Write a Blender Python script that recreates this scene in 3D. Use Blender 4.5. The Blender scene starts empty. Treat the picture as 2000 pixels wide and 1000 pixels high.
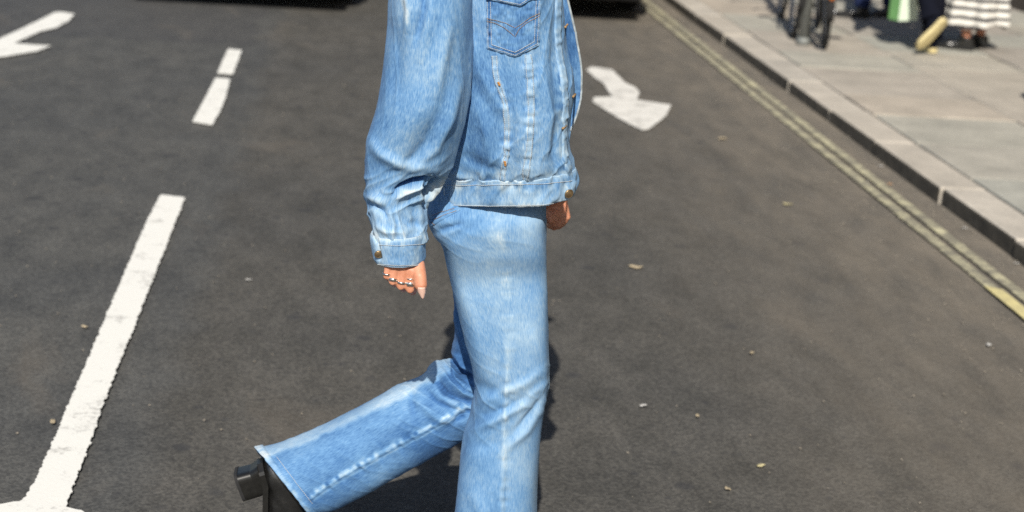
import bpy, bmesh, math, random
import numpy as np
from mathutils import Vector, Matrix
from mathutils.bvhtree import BVHTree

R = math.radians
random.seed(7)
rng = np.random.default_rng(11)
SC = bpy.context.scene
COL = SC.collection

# ------------------------------------------------------------------ camera
FPX = 3200.0                       # focal length in pixels of a 2000 px wide frame
CAM_H = 1.62


def cam_axes(vp, slope):
    yw = np.array([vp[0] - 1000, -(vp[1] - 500), -FPX], float)
    yw /= np.linalg.norm(yw)
    q = np.array([vp[0], -(vp[1] + 1000 * slope - 500), -FPX], float)
    zw = np.cross(q, yw)
    zw /= np.linalg.norm(zw)
    if zw[1] < 0:
        zw = -zw
    return np.array([np.cross(yw, zw), yw, zw])


M = cam_axes((690, -447), 0.07)
EYE = np.array([0, 0, CAM_H])
cd = bpy.data.cameras.new('camera')
cam = bpy.data.objects.new('camera', cd)
COL.objects.link(cam)
cam.matrix_world = Matrix.Translation((0, 0, CAM_H)) @ Matrix([list(r) for r in M]).to_4x4()
cd.sensor_width = 36.0
cd.sensor_fit = 'HORIZONTAL'
cd.lens = 36.0 * FPX / 2000.0
cd.clip_start = 0.05
cd.clip_end = 2000
cd.dof.use_dof = True
cd.dof.focus_distance = 2.98
cd.dof.aperture_fstop = 4.0
SC.camera = cam

# ------------------------------------------------------------------ sky, sun, exposure
SUN_EL, SUN_AZ = 40.0, 8.4          # the sun stands behind the photographer, a little to the left
w = bpy.data.worlds.new('World')
SC.world = w
w.use_nodes = True
wn = w.node_tree
bg = wn.nodes['Background']
sky = wn.nodes.new('ShaderNodeTexSky')
sky.sky_type = 'NISHITA'
sky.sun_disc = False
sky.sun_elevation = R(SUN_EL)
sky.sun_rotation = R(180 + SUN_AZ)
wn.links.new(sky.outputs[0], bg.inputs[0])
bg.inputs[1].default_value = 0.085
sl = bpy.data.lights.new('sun', 'SUN')
sl.energy = 4.6
sl.angle = R(0.53)
sl.color = (1.0, 0.94, 0.84)
so = bpy.data.objects.new('sun', sl)
COL.objects.link(so)
sd = Vector((math.sin(R(SUN_AZ)) * math.cos(R(SUN_EL)), math.cos(R(SUN_AZ)) * math.cos(R(SUN_EL)), -math.sin(R(SUN_EL))))
so.rotation_euler = sd.to_track_quat('-Z', 'Y').to_euler()
so.location = (-3, -10, 12)
SC.view_settings.view_transform = 'Standard'
SC.view_settings.look = 'None'
SC.view_settings.exposure = 0.25
SC.view_settings.gamma = 1.0
SC.view_settings.use_curve_mapping = False
SC.render.engine = 'CYCLES'
SC.cycles.max_bounces = 6
SC.cycles.use_denoising = False


# ------------------------------------------------------------------ layout helpers
def ray(x, y):
    return M @ np.array([x - 1000.0, -(y - 500.0), -FPX])


def at(x, y, Y):
    """the point on the upright plane Y metres down the road that lies at this place of the photograph"""
    d = ray(x, y)
    return d * (Y / d[1]) + EYE


def gnd(x, y, z=0.0):
    d = ray(x, y)
    return d * (-(CAM_H - z) / d[2]) + EYE


def project(P):
    c = (P - EYE) @ M
    return 1000 + FPX * c[..., 0] / -c[..., 2], 500 - FPX * c[..., 1] / -c[..., 2]


# ------------------------------------------------------------------ numpy noise
def _hash(i, j, k, seed):
    h = (i * 374761393 + j * 668265263 + k * 2147483647 + seed * 1274126177) & 0xffffffff
    h = ((h ^ (h >> 13)) * 1274126177) & 0xffffffff
    h = h ^ (h >> 16)
    return (h & 0xffff) / 32767.5 - 1.0


def vnoise(x, y, z=0.0, seed=0):
    x, y, z = np.broadcast_arrays(np.asarray(x, float), np.asarray(y, float), np.asarray(z, float))
    xi, yi, zi = (np.floor(a).astype(np.int64) for a in (x, y, z))
    fx, fy, fz = x - xi, y - yi, z - zi
    fx, fy, fz = (t * t * t * (t * (t * 6 - 15) + 10) for t in (fx, fy, fz))
    out = 0
    for a in (0, 1):
        for b in (0, 1):
            for c in (0, 1):
                wgt = (fx if a else 1 - fx) * (fy if b else 1 - fy) * (fz if c else 1 - fz)
                out = out + wgt * _hash(xi + a, yi + b, zi + c, seed)
    return out


def fbm(x, y, z=0.0, seed=0, o=3):
    s, a = 0, 1.0
    for k in range(o):
        s = s + a * vnoise(np.asarray(x) * 2 ** k, np.asarray(y) * 2 ** k, np.asarray(z) * 2 ** k, seed + k)
        a *= 0.5
    return s / 1.75


# ------------------------------------------------------------------ materials
def new_mat(name):
    m = bpy.data.materials.new(name)
    m.use_nodes = True
    nt = m.node_tree
    return m, nt, nt.nodes['Principled BSDF']


def nd(nt, t, **kw):
    n = nt.nodes.new(t)
    for k, v in kw.items():
        setattr(n, k, v)
    return n


def math_n(nt, op, a, b=None, clamp=False):
    n = nd(nt, 'ShaderNodeMath', operation=op)
    n.use_clamp = clamp
    for i, v in enumerate((a, b)):
        if v is None:
            continue
        if isinstance(v, (int, float)):
            n.inputs[i].default_value = v
        else:
            nt.links.new(v, n.inputs[i])
    return n.outputs[0]


def ramp(nt, fac, stops):
    n = nd(nt, 'ShaderNodeValToRGB')
    while len(n.color_ramp.elements) < len(stops):
        n.color_ramp.elements.new(0.5)
    for e, (p, c) in zip(n.color_ramp.elements, stops):
        e.position = p
        e.color = (*c, 1) if len(c) == 3 else c
    nt.links.new(fac, n.inputs[0])
    return n.outputs[0]


def noise_n(nt, vec, scale, detail=3, rough=0.55, dist=0.0):
    n = nd(nt, 'ShaderNodeTexNoise')
    n.inputs['Scale'].default_value = scale
    n.inputs['Detail'].default_value = detail
    n.inputs['Roughness'].default_value = rough
    n.inputs['Distortion'].default_value = dist
    if vec is not None:
        nt.links.new(vec, n.inputs['Vector'])
    return n.outputs['Fac']


def mapping(nt, vec, sc=(1, 1, 1), rot=(0, 0, 0), loc=(0, 0, 0)):
    n = nd(nt, 'ShaderNodeMapping')
    n.inputs['Scale'].default_value = sc
    n.inputs['Rotation'].default_value = rot
    n.inputs['Location'].default_value = loc
    nt.links.new(vec, n.inputs['Vector'])
    return n.outputs[0]


def mix(nt, fac, a, b, mode='MIX'):
    n = nd(nt, 'ShaderNodeMix', data_type='RGBA', blend_type=mode)
    if isinstance(fac, (int, float)):
        n.inputs[0].default_value = fac
    else:
        nt.links.new(fac, n.inputs[0])
    for i, v in ((6, a), (7, b)):
        if isinstance(v, tuple):
            n.inputs[i].default_value = (*v, 1)
        else:
            nt.links.new(v, n.inputs[i])
    return n.outputs[2]


def bump(nt, h, strength, dist, bs):
    n = nd(nt, 'ShaderNodeBump')
    n.inputs['Strength'].default_value = strength
    n.inputs['Distance'].default_value = dist
    nt.links.new(h, n.inputs['Height'])
    nt.links.new(n.outputs[0], bs.inputs['Normal'])


def objco(nt):
    return nd(nt, 'ShaderNodeTexCoord').outputs['Object']


def plain(name, col, rough=0.6, metal=0.0, var=0.15, scale=30, spec=0.5, coat=0.0, bmp=0.0):
    m, nt, bs = new_mat(name)
    f = noise_n(nt, objco(nt), scale, 4)
    d = tuple(c * (1 - var) for c in col)
    l = tuple(min(1, c * (1 + var)) for c in col)
    nt.links.new(ramp(nt, f, [(0.25, d), (0.75, l)]), bs.inputs['Base Color'])
    bs.inputs['Roughness'].default_value = rough
    bs.inputs['Metallic'].default_value = metal
    bs.inputs['Specular IOR Level'].default_value = spec
    bs.inputs['Coat Weight'].default_value = coat
    if bmp:
        bump(nt, f, bmp, 0.002, bs)
    return m


def denim(name, shift, streak=0.56, blotch=0.62, twill=False):
    m, nt, bs = new_mat(name)
    uv = nd(nt, 'ShaderNodeUVMap', uv_map='UVMap').outputs[0]
    at_ = nd(nt, 'ShaderNodeAttribute', attribute_name='fade').outputs['Fac']
    s1 = noise_n(nt, mapping(nt, uv, (520, 100, 1), rot=(0, 0, R(4))), 1.0, 3, 0.6)
    s2 = noise_n(nt, mapping(nt, uv, (200, 52, 1), rot=(0, 0, R(-6)), loc=(3, 9, 0)), 1.0, 2, 0.5)
    tw = noise_n(nt, mapping(nt, uv, (700, 60, 1), rot=(0, 0, R(38))), 1.0, 2, 0.6)
    bl = noise_n(nt, mapping(nt, uv, (11, 7, 1)), 1.0, 4, 0.55)
    v = math_n(nt, 'ADD', at_, shift)
    v = math_n(nt, 'ADD', v, math_n(nt, 'MULTIPLY', math_n(nt, 'SUBTRACT', s1, 0.5), streak))
    v = math_n(nt, 'ADD', v, math_n(nt, 'MULTIPLY', math_n(nt, 'SUBTRACT', s2, 0.5), streak * 0.55))
    v = math_n(nt, 'ADD', v, math_n(nt, 'MULTIPLY', math_n(nt, 'SUBTRACT', tw, 0.5), 0.42))
    v = math_n(nt, 'ADD', v, math_n(nt, 'MULTIPLY', math_n(nt, 'SUBTRACT', bl, 0.5), blotch), clamp=True)
    c = ramp(nt, v, [(0.0, (0.014, 0.042, 0.115)), (0.28, (0.046, 0.130, 0.305)), (0.52, (0.130, 0.272, 0.480)), (0.78, (0.300, 0.440, 0.585)), (1.0, (0.53, 0.61, 0.66))])
    nt.links.new(c, bs.inputs['Base Color'])
    bs.inputs['Roughness'].default_value = 0.9
    bs.inputs['Specular IOR Level'].default_value = 0.15
    bs.inputs['Sheen Weight'].default_value = 0.03
    bump(nt, math_n(nt, 'ADD', s1, tw), 0.35, 0.0012, bs)
    return m


def asphalt_mat():
    m, nt, bs = new_mat('asphalt')
    co = objco(nt)
    sep = nd(nt, 'ShaderNodeSeparateXYZ')
    nt.links.new(co, sep.inputs[0])
    X, Yc = sep.outputs[0], sep.outputs[1]
    big = noise_n(nt, co, 0.9, 5, 0.6, 0.4)
    mid = noise_n(nt, mapping(nt, co, (1, 0.45, 1)), 7.0, 5, 0.65)
    fine = noise_n(nt, co, 130.0, 3, 0.7)
    vo = nd(nt, 'ShaderNodeTexVoronoi')
    vo.inputs['Scale'].default_value = 150.0
    nt.links.new(co, vo.inputs['Vector'])
    agg = nd(nt, 'ShaderNodeSeparateColor')
    nt.links.new(vo.outputs['Color'], agg.inputs[0])
    # older blue-grey lane left of a resurfacing seam, browner lane right of it
    wob = math_n(nt, 'MULTIPLY', math_n(nt, 'SUBTRACT', noise_n(nt, co, 3.0, 4), 0.5), 0.25)
    seam = math_n(nt, 'ADD', X, wob)
    lane = nd(nt, 'ShaderNodeMapRange')
    lane.inputs['From Min'].default_value = -0.47
    lane.inputs['From Max'].default_value = -0.36
    nt.links.new(seam, lane.inputs['Value'])
    left = ramp(nt, mid, [(0.3, (0.060, 0.062, 0.064)), (0.7, (0.098, 0.099, 0.098))])
    right = ramp(nt, mid, [(0.3, (0.062, 0.061, 0.058)), (0.7, (0.100, 0.097, 0.092))])
    c = mix(nt, lane.outputs[0], left, right)
    c = mix(nt, 0.55, c, ramp(nt, big, [(0.3, (0.42, 0.43, 0.45)), (0.7, (0.60, 0.58, 0.55))]), 'OVERLAY')
    # a patched, darker strip far down the left lane
    pt = math_n(nt, 'MULTIPLY', math_n(nt, 'GREATER_THAN', math_n(nt, 'ADD', Yc, wob), 9.9), math_n(nt, 'LESS_THAN', seam, -0.55))
    c = mix(nt, math_n(nt, 'MULTIPLY', pt, 0.45), c, (0.060, 0.061, 0.067))
    # aggregate
    c = mix(nt, 0.75, c, ramp(nt, agg.outputs[0], [(0.1, (0.32, 0.32, 0.32)), (0.9, (0.68, 0.67, 0.64))]), 'OVERLAY')
    c = mix(nt, 0.45, c, ramp(nt, fine, [(0.3, (0.3, 0.3, 0.3)), (0.72, (0.72, 0.71, 0.68))]), 'OVERLAY')
    # old trodden gum and oil drips
    for sc_, rr, k in ((6.5, 0.20, 0.62), (13.0, 0.17, 0.5)):
        v2 = nd(nt, 'ShaderNodeTexVoronoi')
        v2.inputs['Scale'].default_value = sc_
        nt.links.new(mapping(nt, co, (1, 1, 1), loc=(sc_, 2.3, 0)), v2.inputs['Vector'])
        sp = nd(nt, 'ShaderNodeSeparateColor')
        nt.links.new(v2.outputs['Color'], sp.inputs[0])
        keep = math_n(nt, 'GREATER_THAN', sp.outputs[0], 0.45)
        dd = math_n(nt, 'ADD', v2.outputs['Distance'], math_n(nt, 'MULTIPLY', math_n(nt, 'SUBTRACT', mid, 0.5), 0.35))
        mr = nd(nt, 'ShaderNodeMapRange')
        mr.inputs['From Min'].default_value = rr * 0.45
        mr.inputs['From Max'].default_value = rr
        mr.inputs['To Min'].default_value = k
        mr.inputs['To Max'].default_value = 0.0
        nt.links.new(dd, mr.inputs['Value'])
        c = mix(nt, math_n(nt, 'MULTIPLY', mr.outputs[0], keep), c, (0.042, 0.043, 0.047))
    # pale dried stains
    st = ramp(nt, noise_n(nt, mapping(nt, co, (1, 0.55, 1), loc=(4.1, 1.7, 0)), 1.7, 4, 0.6, 0.6), [(0.60, (0, 0, 0)), (0.74, (1, 1, 1))])
    c = mix(nt, math_n(nt, 'MULTIPLY', st, 0.30), c, (0.20, 0.17, 0.135))
    # grit and dust swept towards the gutter
    dz = nd(nt, 'ShaderNodeMapRange')
    dz.inputs['From Min'].default_value = 1.0
    dz.inputs['From Max'].default_value = 2.5
    nt.links.new(X, dz.inputs['Value'])
    dn = ramp(nt, noise_n(nt, mapping(nt, co, (1, 0.3, 1)), 6.0, 5, 0.7), [(0.3, (0.25, 0.25, 0.25)), (0.7, (1, 1, 1))])
    c = mix(nt, math_n(nt, 'MULTIPLY', math_n(nt, 'MULTIPLY', dz.outputs[0], dn), 0.85), c, (0.25, 0.215, 0.17))
    nt.links.new(c, bs.inputs['Base Color'])
    bs.inputs['Roughness'].default_value = 0.88
    bs.inputs['Specular IOR Level'].default_value = 0.25
    bump(nt, math_n(nt, 'ADD', agg.outputs[0], math_n(nt, 'MULTIPLY', fine, 1.5)), 0.5, 0.003, bs)
    return m


def paint_mat(name, col, dirt, worn=0.35, thr=(0.56, 0.75)):
    m, nt, bs = new_mat(name)
    co = objco(nt)
    a = noise_n(nt, co, 9, 5, 0.65)
    b = noise_n(nt, co, 90, 4, 0.7)
    f = math_n(nt, 'ADD', math_n(nt, 'MULTIPLY', a, 0.6), math_n(nt, 'MULTIPLY', b, 0.4))
    msk = ramp(nt, f, [(thr[0], (0, 0, 0)), (thr[1], (1, 1, 1))])
    c = mix(nt, math_n(nt, 'MULTIPLY', msk, worn), col, dirt)
    c = mix(nt, 0.2, c, ramp(nt, b, [(0.3, (0.4, 0.4, 0.4)), (0.7, (0.6, 0.6, 0.6))]), 'OVERLAY')
    nt.links.new(c, bs.inputs['Base Color'])
    bs.inputs['Roughness'].default_value = 0.75
    bump(nt, b, 0.4, 0.002, bs)
    return m


def stone_mat(name, cols, scale=1.0):
    """paving: every slab takes its own tone from its object random value"""
    m, nt, bs = new_mat(name)
    co = nd(nt, 'ShaderNodeNewGeometry').outputs['Position']
    rnd = nd(nt, 'ShaderNodeObjectInfo').outputs['Random']
    base = ramp(nt, rnd, [(i / (len(cols) - 1), c) for i, c in enumerate(cols)])
    n1 = noise_n(nt, co, 4.0 * scale, 5, 0.65)
    n2 = noise_n(nt, co, 70 * scale, 4, 0.7)
    c = mix(nt, 0.6, base, ramp(nt, n1, [(0.3, (0.34, 0.34, 0.33)), (0.7, (0.64, 0.63, 0.61))]), 'OVERLAY')
    c = mix(nt, 0.45, c, ramp(nt, n2, [(0.3, (0.33, 0.33, 0.33)), (0.7, (0.66, 0.66, 0.66))]), 'OVERLAY')
    nt.links.new(c, bs.inputs['Base Color'])
    bs.inputs['Roughness'].default_value = 0.85
    bump(nt, math_n(nt, 'ADD', n2, n1), 0.4, 0.003, bs)
    return m


MT = {
    'asphalt': asphalt_mat(),
    'white_paint': paint_mat('white_paint', (0.78, 0.77, 0.72), (0.20, 0.19, 0.175), 0.55, (0.545, 0.63)),
    'worn_paint': paint_mat('worn_white_paint', (0.72, 0.70, 0.65), (0.22, 0.21, 0.19), 0.75, (0.50, 0.64)),
    'yellow_paint': paint_mat('yellow_paint', (0.56, 0.52, 0.34), (0.20, 0.185, 0.145), 0.95, (0.40, 0.54)),
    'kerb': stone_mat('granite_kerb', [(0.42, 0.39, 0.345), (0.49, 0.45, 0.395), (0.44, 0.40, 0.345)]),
    'kerb_face': plain('dark_kerb_side', (0.060, 0.052, 0.040), 0.9, var=0.6, scale=14),  # dark brown road-facing side of the kerb stones
    'slab': stone_mat('paving_stone', [(0.34, 0.32, 0.285), (0.40, 0.36, 0.31), (0.38, 0.36, 0.31), (0.35, 0.35, 0.315), (0.42, 0.37, 0.31), (0.31, 0.29, 0.265)]),
    'joint': plain('joint_mortar', (0.13, 0.115, 0.09), 0.95, var=0.4, scale=20),
    'jacket': denim('jacket_denim', 0.015),
    'jeans': denim('jeans_denim', 0.09, 0.34, 0.58),
    'thread_pale': plain('pale_thread', (0.50, 0.53, 0.54), 0.8),
    'edge': plain('worn_denim_edge', (0.33, 0.38, 0.41), 0.9, var=0.4, scale=90),
    'thread_tan': plain('tan_thread', (0.30, 0.19, 0.09), 0.8),
    'thread_orange': plain('orange_thread', (0.52, 0.24, 0.06), 0.8),
    'brass': plain('worn_brass', (0.42, 0.30, 0.17), 0.4, metal=0.9),
    'silver': plain('silver', (0.86, 0.85, 0.82), 0.18, metal=1.0, var=0.05),
    'leather': plain('black_leather', (0.009, 0.009, 0.009), 0.30, var=0.4, scale=42, bmp=0.9, spec=0.9),
    'heel': plain('stacked_heel', (0.009, 0.0088, 0.008), 0.36, var=0.35, scale=90),
    'shirt': plain('dark_jersey', (0.012, 0.013, 0.018), 0.9, scale=120),
    'hair': plain('brown_hair', (0.055, 0.032, 0.018), 0.5, var=0.5, scale=150),
    'car_paint': plain('black_car_paint', (0.008, 0.008, 0.009), 0.18, coat=1.0, var=0.1),
    'rubber': plain('tyre_rubber', (0.014, 0.014, 0.015), 0.85, var=0.3),
    'black_plastic': plain('black_plastic', (0.010, 0.010, 0.011), 0.6),
    'glass': plain('dark_glass', (0.012, 0.014, 0.016), 0.06, spec=0.8, var=0.05),
    'lamp': plain('lamp_glass', (0.55, 0.56, 0.58), 0.15, var=0.1),
    'red_lamp': plain('red_lamp', (0.35, 0.01, 0.01), 0.2),
    'alloy': plain('alloy_rim', (0.42, 0.43, 0.45), 0.55, metal=0.9, var=0.1),
    'plate': plain('number_plate', (0.62, 0.60, 0.50), 0.5, var=0.05),
    'steel_post': plain('galvanised_post', (0.21, 0.22, 0.21), 0.55, metal=0.3, var=0.2),
    'bike_frame': plain('bike_frame_paint', (0.02, 0.022, 0.028), 0.3, coat=0.5),
    'bike_frame2': plain('bike_frame_blue', (0.04, 0.06, 0.10), 0.3, coat=0.5),
    'reflector': plain('orange_reflector', (0.55, 0.16, 0.03), 0.3),
    'navy': plain('navy_cloth', (0.018, 0.027, 0.075), 0.9, var=0.3, scale=80, spec=0.1),
    'dark_cloth': plain('dark_trouser_cloth', (0.006, 0.007, 0.013), 0.9, var=0.3, scale=80, spec=0.08),
    'grey_cloth': plain('grey_coat_cloth', (0.12, 0.12, 0.13), 0.9, var=0.2, scale=80),
    'cream_cloth': plain('cream_cloth', (0.45, 0.42, 0.37), 0.9, var=0.1, scale=80),
    'gum_sole': plain('pale_yellow_sole', (0.62, 0.52, 0.27), 0.6, var=0.15, scale=40),
    'green_bag': plain('green_paper', (0.16, 0.36, 0.13), 0.6, var=0.08, scale=20),
    'lit_bag': plain('sunlit_green_paper', (0.74, 0.86, 0.70), 0.45, var=0.03, scale=20),  # the bag's green made pale: sunlight on its front is in the colour
    'wall_base': plain('dark_brown_stone', (0.060, 0.045, 0.032), 0.6, var=0.3, scale=6),
    'wall_upper': plain('london_stock_brick', (0.26, 0.20, 0.14), 0.9, var=0.3, scale=18),
    'frame_white': plain('white_joinery', (0.7, 0.7, 0.68), 0.5, var=0.05),
    'leaf_tan': plain('dry_leaf', (0.40, 0.33, 0.22), 0.8, var=0.25, scale=120),
    'leaf_yellow': plain('yellow_leaf', (0.44, 0.39, 0.22), 0.8, var=0.2, scale=120),
    'paper': plain('litter_paper', (0.46, 0.45, 0.43), 0.8, var=0.1, scale=60),
    'orange_scrap': plain('orange_scrap', (0.55, 0.30, 0.14), 0.8, var=0.15, scale=60),
    'grit': plain('road_grit', (0.21, 0.185, 0.15), 0.9, var=0.5, scale=40),
}


def skin_mat():
    m, nt, bs = new_mat('skin')
    n = noise_n(nt, objco(nt), 70, 4)
    c = ramp(nt, n, [(0.3, (0.52, 0.215, 0.125)), (0.7, (0.64, 0.30, 0.19))])
    nt.links.new(c, bs.inputs['Base Color'])
    bs.inputs['Roughness'].default_value = 0.5
    bs.inputs['Subsurface Weight'].default_value = 0.12
    bs.inputs['Subsurface Radius'].default_value = (0.01, 0.004, 0.002)
    bs.inputs['Subsurface Scale'].default_value = 0.6
    bump(nt, noise_n(nt, objco(nt), 400, 3), 0.15, 0.001, bs)
    return m


MT['skin'] = skin_mat()
MT['nail'] = plain('finger_nail', (0.74, 0.49, 0.40), 0.25, var=0.03)


def stripe_mat():
    m, nt, bs = new_mat('striped_cotton')
    co = objco(nt)
    sep = nd(nt, 'ShaderNodeSeparateXYZ')
    nt.links.new(co, sep.inputs[0])
    wob = math_n(nt, 'MULTIPLY', math_n(nt, 'SUBTRACT', noise_n(nt, co, 6, 2), 0.5), 0.03)
    ph = math_n(nt, 'MULTIPLY', math_n(nt, 'ADD', sep.outputs[2], wob), 2 * math.pi / 0.062)
    s = math_n(nt, 'SINE', ph)
    c = ramp(nt, math_n(nt, 'ADD', math_n(nt, 'MULTIPLY', s, 0.5), 0.5), [(0.30, (0.035, 0.035, 0.04)), (0.42, (0.72, 0.70, 0.65))])
    nt.links.new(c, bs.inputs['Base Color'])
    bs.inputs['Roughness'].default_value = 0.9
    return m


MT['stripes'] = stripe_mat()


# ------------------------------------------------------------------ objects and meshes
def tag(o, label=None, cat=None, group=None, kind=None):
    for k, v in (('label', label), ('category', cat), ('group', group), ('kind', kind)):
        if v:
            o[k] = v
    return o


def empty(name, loc=(0, 0, 0)):
    o = bpy.data.objects.new(name, None)
    o.empty_display_size = 0.1
    COL.objects.link(o)
    o.location = Vector([float(v) for v in loc])
    return o


def link(name, me, mat, parent=None):
    o = bpy.data.objects.new(name, me)
    COL.objects.link(o)
    if mat is not None:
        me.materials.append(mat)
    if parent is not None:
        o.parent = parent
        bpy.context.view_layer.update()
        o.matrix_parent_inverse = parent.matrix_world.inverted()
    return o


def mesh_np(name, V, Fq, mat, parent=None, uv=None, fade=None, smooth=True, solid=0.0, sub=0):
    me = bpy.data.meshes.new(name)
    me.from_pydata([tuple(map(float, v)) for v in V], [], [tuple(map(int, f)) for f in Fq])
    if smooth:
        me.polygons.foreach_set('use_smooth', [True] * len(me.polygons))
    if uv is not None:
        l = me.uv_layers.new(name='UVMap')
        li = np.empty(len(me.loops), dtype=np.int32)
        me.loops.foreach_get('vertex_index', li)
        l.data.foreach_set('uv', np.asarray(uv, dtype=np.float32)[li].ravel())
    if fade is not None:
        a = me.attributes.new('fade', 'FLOAT', 'POINT')
        a.data.foreach_set('value', np.asarray(fade, dtype=np.float32))
    me.update()
    o = link(name, me, mat, parent)
    if solid:
        s = o.modifiers.new('thickness', 'SOLIDIFY')
        s.thickness = solid
        s.offset = -1
    if sub:
        s = o.modifiers.new('subdivision', 'SUBSURF')
        s.levels = s.render_levels = sub
    return o


def grid_faces(n, m, closed):
    i = np.arange(n - 1)[:, None]
    j = np.arange(m if closed else m - 1)[None, :]
    j2 = (j + 1) % m
    return np.stack([i * m + j, i * m + j2, (i + 1) * m + j2, (i + 1) * m + j], -1).reshape(-1, 4)


class MB:
    """collects shapes that become ONE mesh object"""

    def __init__(s):
        s.v, s.f = [], []

    def add(s, V, Fc):
        b = len(s.v)
        s.v += [tuple(map(float, p)) for p in V]
        s.f += [tuple(int(i) + b for i in f) for f in Fc]
        return s

    def box(s, c, size, rz=0.0, taper=1.0, mat=None):
        hx, hy, hz = (v / 2 for v in size)
        P = [(-hx, -hy, -hz), (hx, -hy, -hz), (hx, hy, -hz), (-hx, hy, -hz)]
        P += [(x * taper, y * taper, hz) for x, y, _ in P]
        P = np.array(P)
        cs, sn = math.cos(rz), math.sin(rz)
        P = np.stack([P[:, 0] * cs - P[:, 1] * sn, P[:, 0] * sn + P[:, 1] * cs, P[:, 2]], 1)
        if mat is not None:
            P = P @ np.array(mat).T
        return s.add(P + np.array(c), [(0, 3, 2, 1), (4, 5, 6, 7), (0, 1, 5, 4), (1, 2, 6, 5), (2, 3, 7, 6), (3, 0, 4, 7)])

    def ell(s, c, r, rot=None, nu=16, nv=10):
        th = np.linspace(0, math.pi, nv + 1)
        ph = np.arange(nu) * 2 * math.pi / nu
        V = np.stack([np.outer(np.sin(th), np.cos(ph)), np.outer(np.sin(th), np.sin(ph)), np.outer(np.cos(th), np.ones(nu))], -1).reshape(-1, 3) * np.array(r)
        if rot is not None:
            V = V @ np.array(rot).T
        return s.add(V + np.array(c), grid_faces(nv + 1, nu, True))

    def tube(s, pts, rad, seg=12, cap=True, flat=1.0, up=(0, 1, 0)):
        G = sweep(pts, rad, seg, flat, up)
        n = len(G)
        V = list(G.reshape(-1, 3))
        Fc = [tuple(f) for f in grid_faces(n, seg, True)]
        if cap:
            Fc.append(tuple(range(seg))[::-1])
            Fc.append(tuple((n - 1) * seg + k for k in range(seg)))
        return s.add(V, Fc)

    def chain(s, pts, rad, seg=14):
        """capsule chain: a tube with round ends"""
        pts = np.array(pts, float)
        rad = np.array(rad, float)
        d0 = (pts[0] - pts[1]) / np.linalg.norm(pts[0] - pts[1])
        d1 = (pts[-1] - pts[-2]) / np.linalg.norm(pts[-1] - pts[-2])
        a = [pts[0] + d0 * rad[0] * k for k in (0.98, 0.8, 0.45)]
        b = [pts[-1] + d1 * rad[-1] * k for k in (0.45, 0.8, 0.98)]
        ra = [rad[0] * k for k in (0.2, 0.6, 0.89)]
        rb = [rad[-1] * k for k in (0.89, 0.6, 0.2)]
        return s.tube(np.vstack([a, pts, b]), np.concatenate([ra, rad, rb]), seg)

    def torus(s, c, R0, r0, axis=(0, 0, 1), nu=32, nv=8, sq=1.0):
        z = np.array(axis, float)
        z /= np.linalg.norm(z)
        x = np.cross(z, (0.3, 0.5, 0.8))
        x /= np.linalg.norm(x)
        y = np.cross(z, x)
        u = np.arange(nu) * 2 * math.pi / nu
        v = np.arange(nv) * 2 * math.pi / nv
        ring = np.cos(u)[:, None] * x + np.sin(u)[:, None] * y
        V = (ring[:, None, :] * (R0 + r0 * np.cos(v))[None, :, None] + z * (r0 * sq * np.sin(v))[None, :, None]).reshape(-1, 3) + np.array(c)
        i = np.arange(nu)[:, None]
        j = np.arange(nv)[None, :]
        Fc = np.stack([i * nv + j, ((i + 1) % nu) * nv + j, ((i + 1) % nu) * nv + (j + 1) % nv, i * nv + (j + 1) % nv], -1).reshape(-1, 4)
        return s.add(V, Fc)

    def build(s, name, mat, parent=None, smooth=False, solid=0.0, bevel=0.0):
        o = mesh_np(name, s.v, s.f, mat, parent, smooth=smooth, solid=solid)
        if bevel:
            b = o.modifiers.new('bevel', 'BEVEL')
            b.width = bevel
            b.segments = 2
            b.limit_method = 'ANGLE'
        return o


def sweep(pts, rad, seg, flat=1.0, up=(0, 1, 0)):
    pts = np.array(pts, float)
    n = len(pts)
    rad = np.broadcast_to(np.array(rad, float), (n,))
    T = np.gradient(pts, axis=0)
    T /= np.linalg.norm(T, axis=1)[:, None] + 1e-12
    upv = np.array(up, float)
    A = np.cross(T, upv)
    bad = np.linalg.norm(A, axis=1) < 0.1
    A[bad] = np.cross(T[bad], (1, 0, 0.2))
    A /= np.linalg.norm(A, axis=1)[:, None]
    B = np.cross(T, A)
    ph = np.arange(seg) * 2 * math.pi / seg
    fl = np.broadcast_to(np.array(flat, float), (n,))
    return pts[:, None, :] + rad[:, None, None] * (np.cos(ph)[None, :, None] * A[:, None, :] + fl[:, None, None] * np.sin(ph)[None, :, None] * B[:, None, :])


def resample(keys, n, sharp=False):
    """smooth curve through key rows (k, c); the spacing follows the first three columns"""
    K = np.array(keys, float)
    d = np.linalg.norm(np.diff(K[:, :3], axis=0), axis=1)
    t = np.concatenate([[0], np.cumsum(np.maximum(d, 1e-4))])
    q = np.linspace(0, t[-1], n)
    i = np.clip(np.searchsorted(t, q, side='right') - 1, 0, len(t) - 2)
    h = (t[i + 1] - t[i])[:, None]
    s = ((q - t[i])[:, None]) / h
    sl_ = np.diff(K, axis=0) / np.diff(t)[:, None]
    m = np.zeros_like(K)
    m[1:-1] = (sl_[1:] * np.diff(t)[:-1, None] + sl_[:-1] * np.diff(t)[1:, None]) / (t[2:] - t[:-2])[:, None]
    m[0], m[-1] = sl_[0], sl_[-1]
    return (2 * s ** 3 - 3 * s ** 2 + 1) * K[i] + (s ** 3 - 2 * s ** 2 + s) * h * m[i] + (-2 * s ** 3 + 3 * s ** 2) * K[i + 1] + (s ** 3 - s ** 2) * h * m[i + 1]


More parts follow.
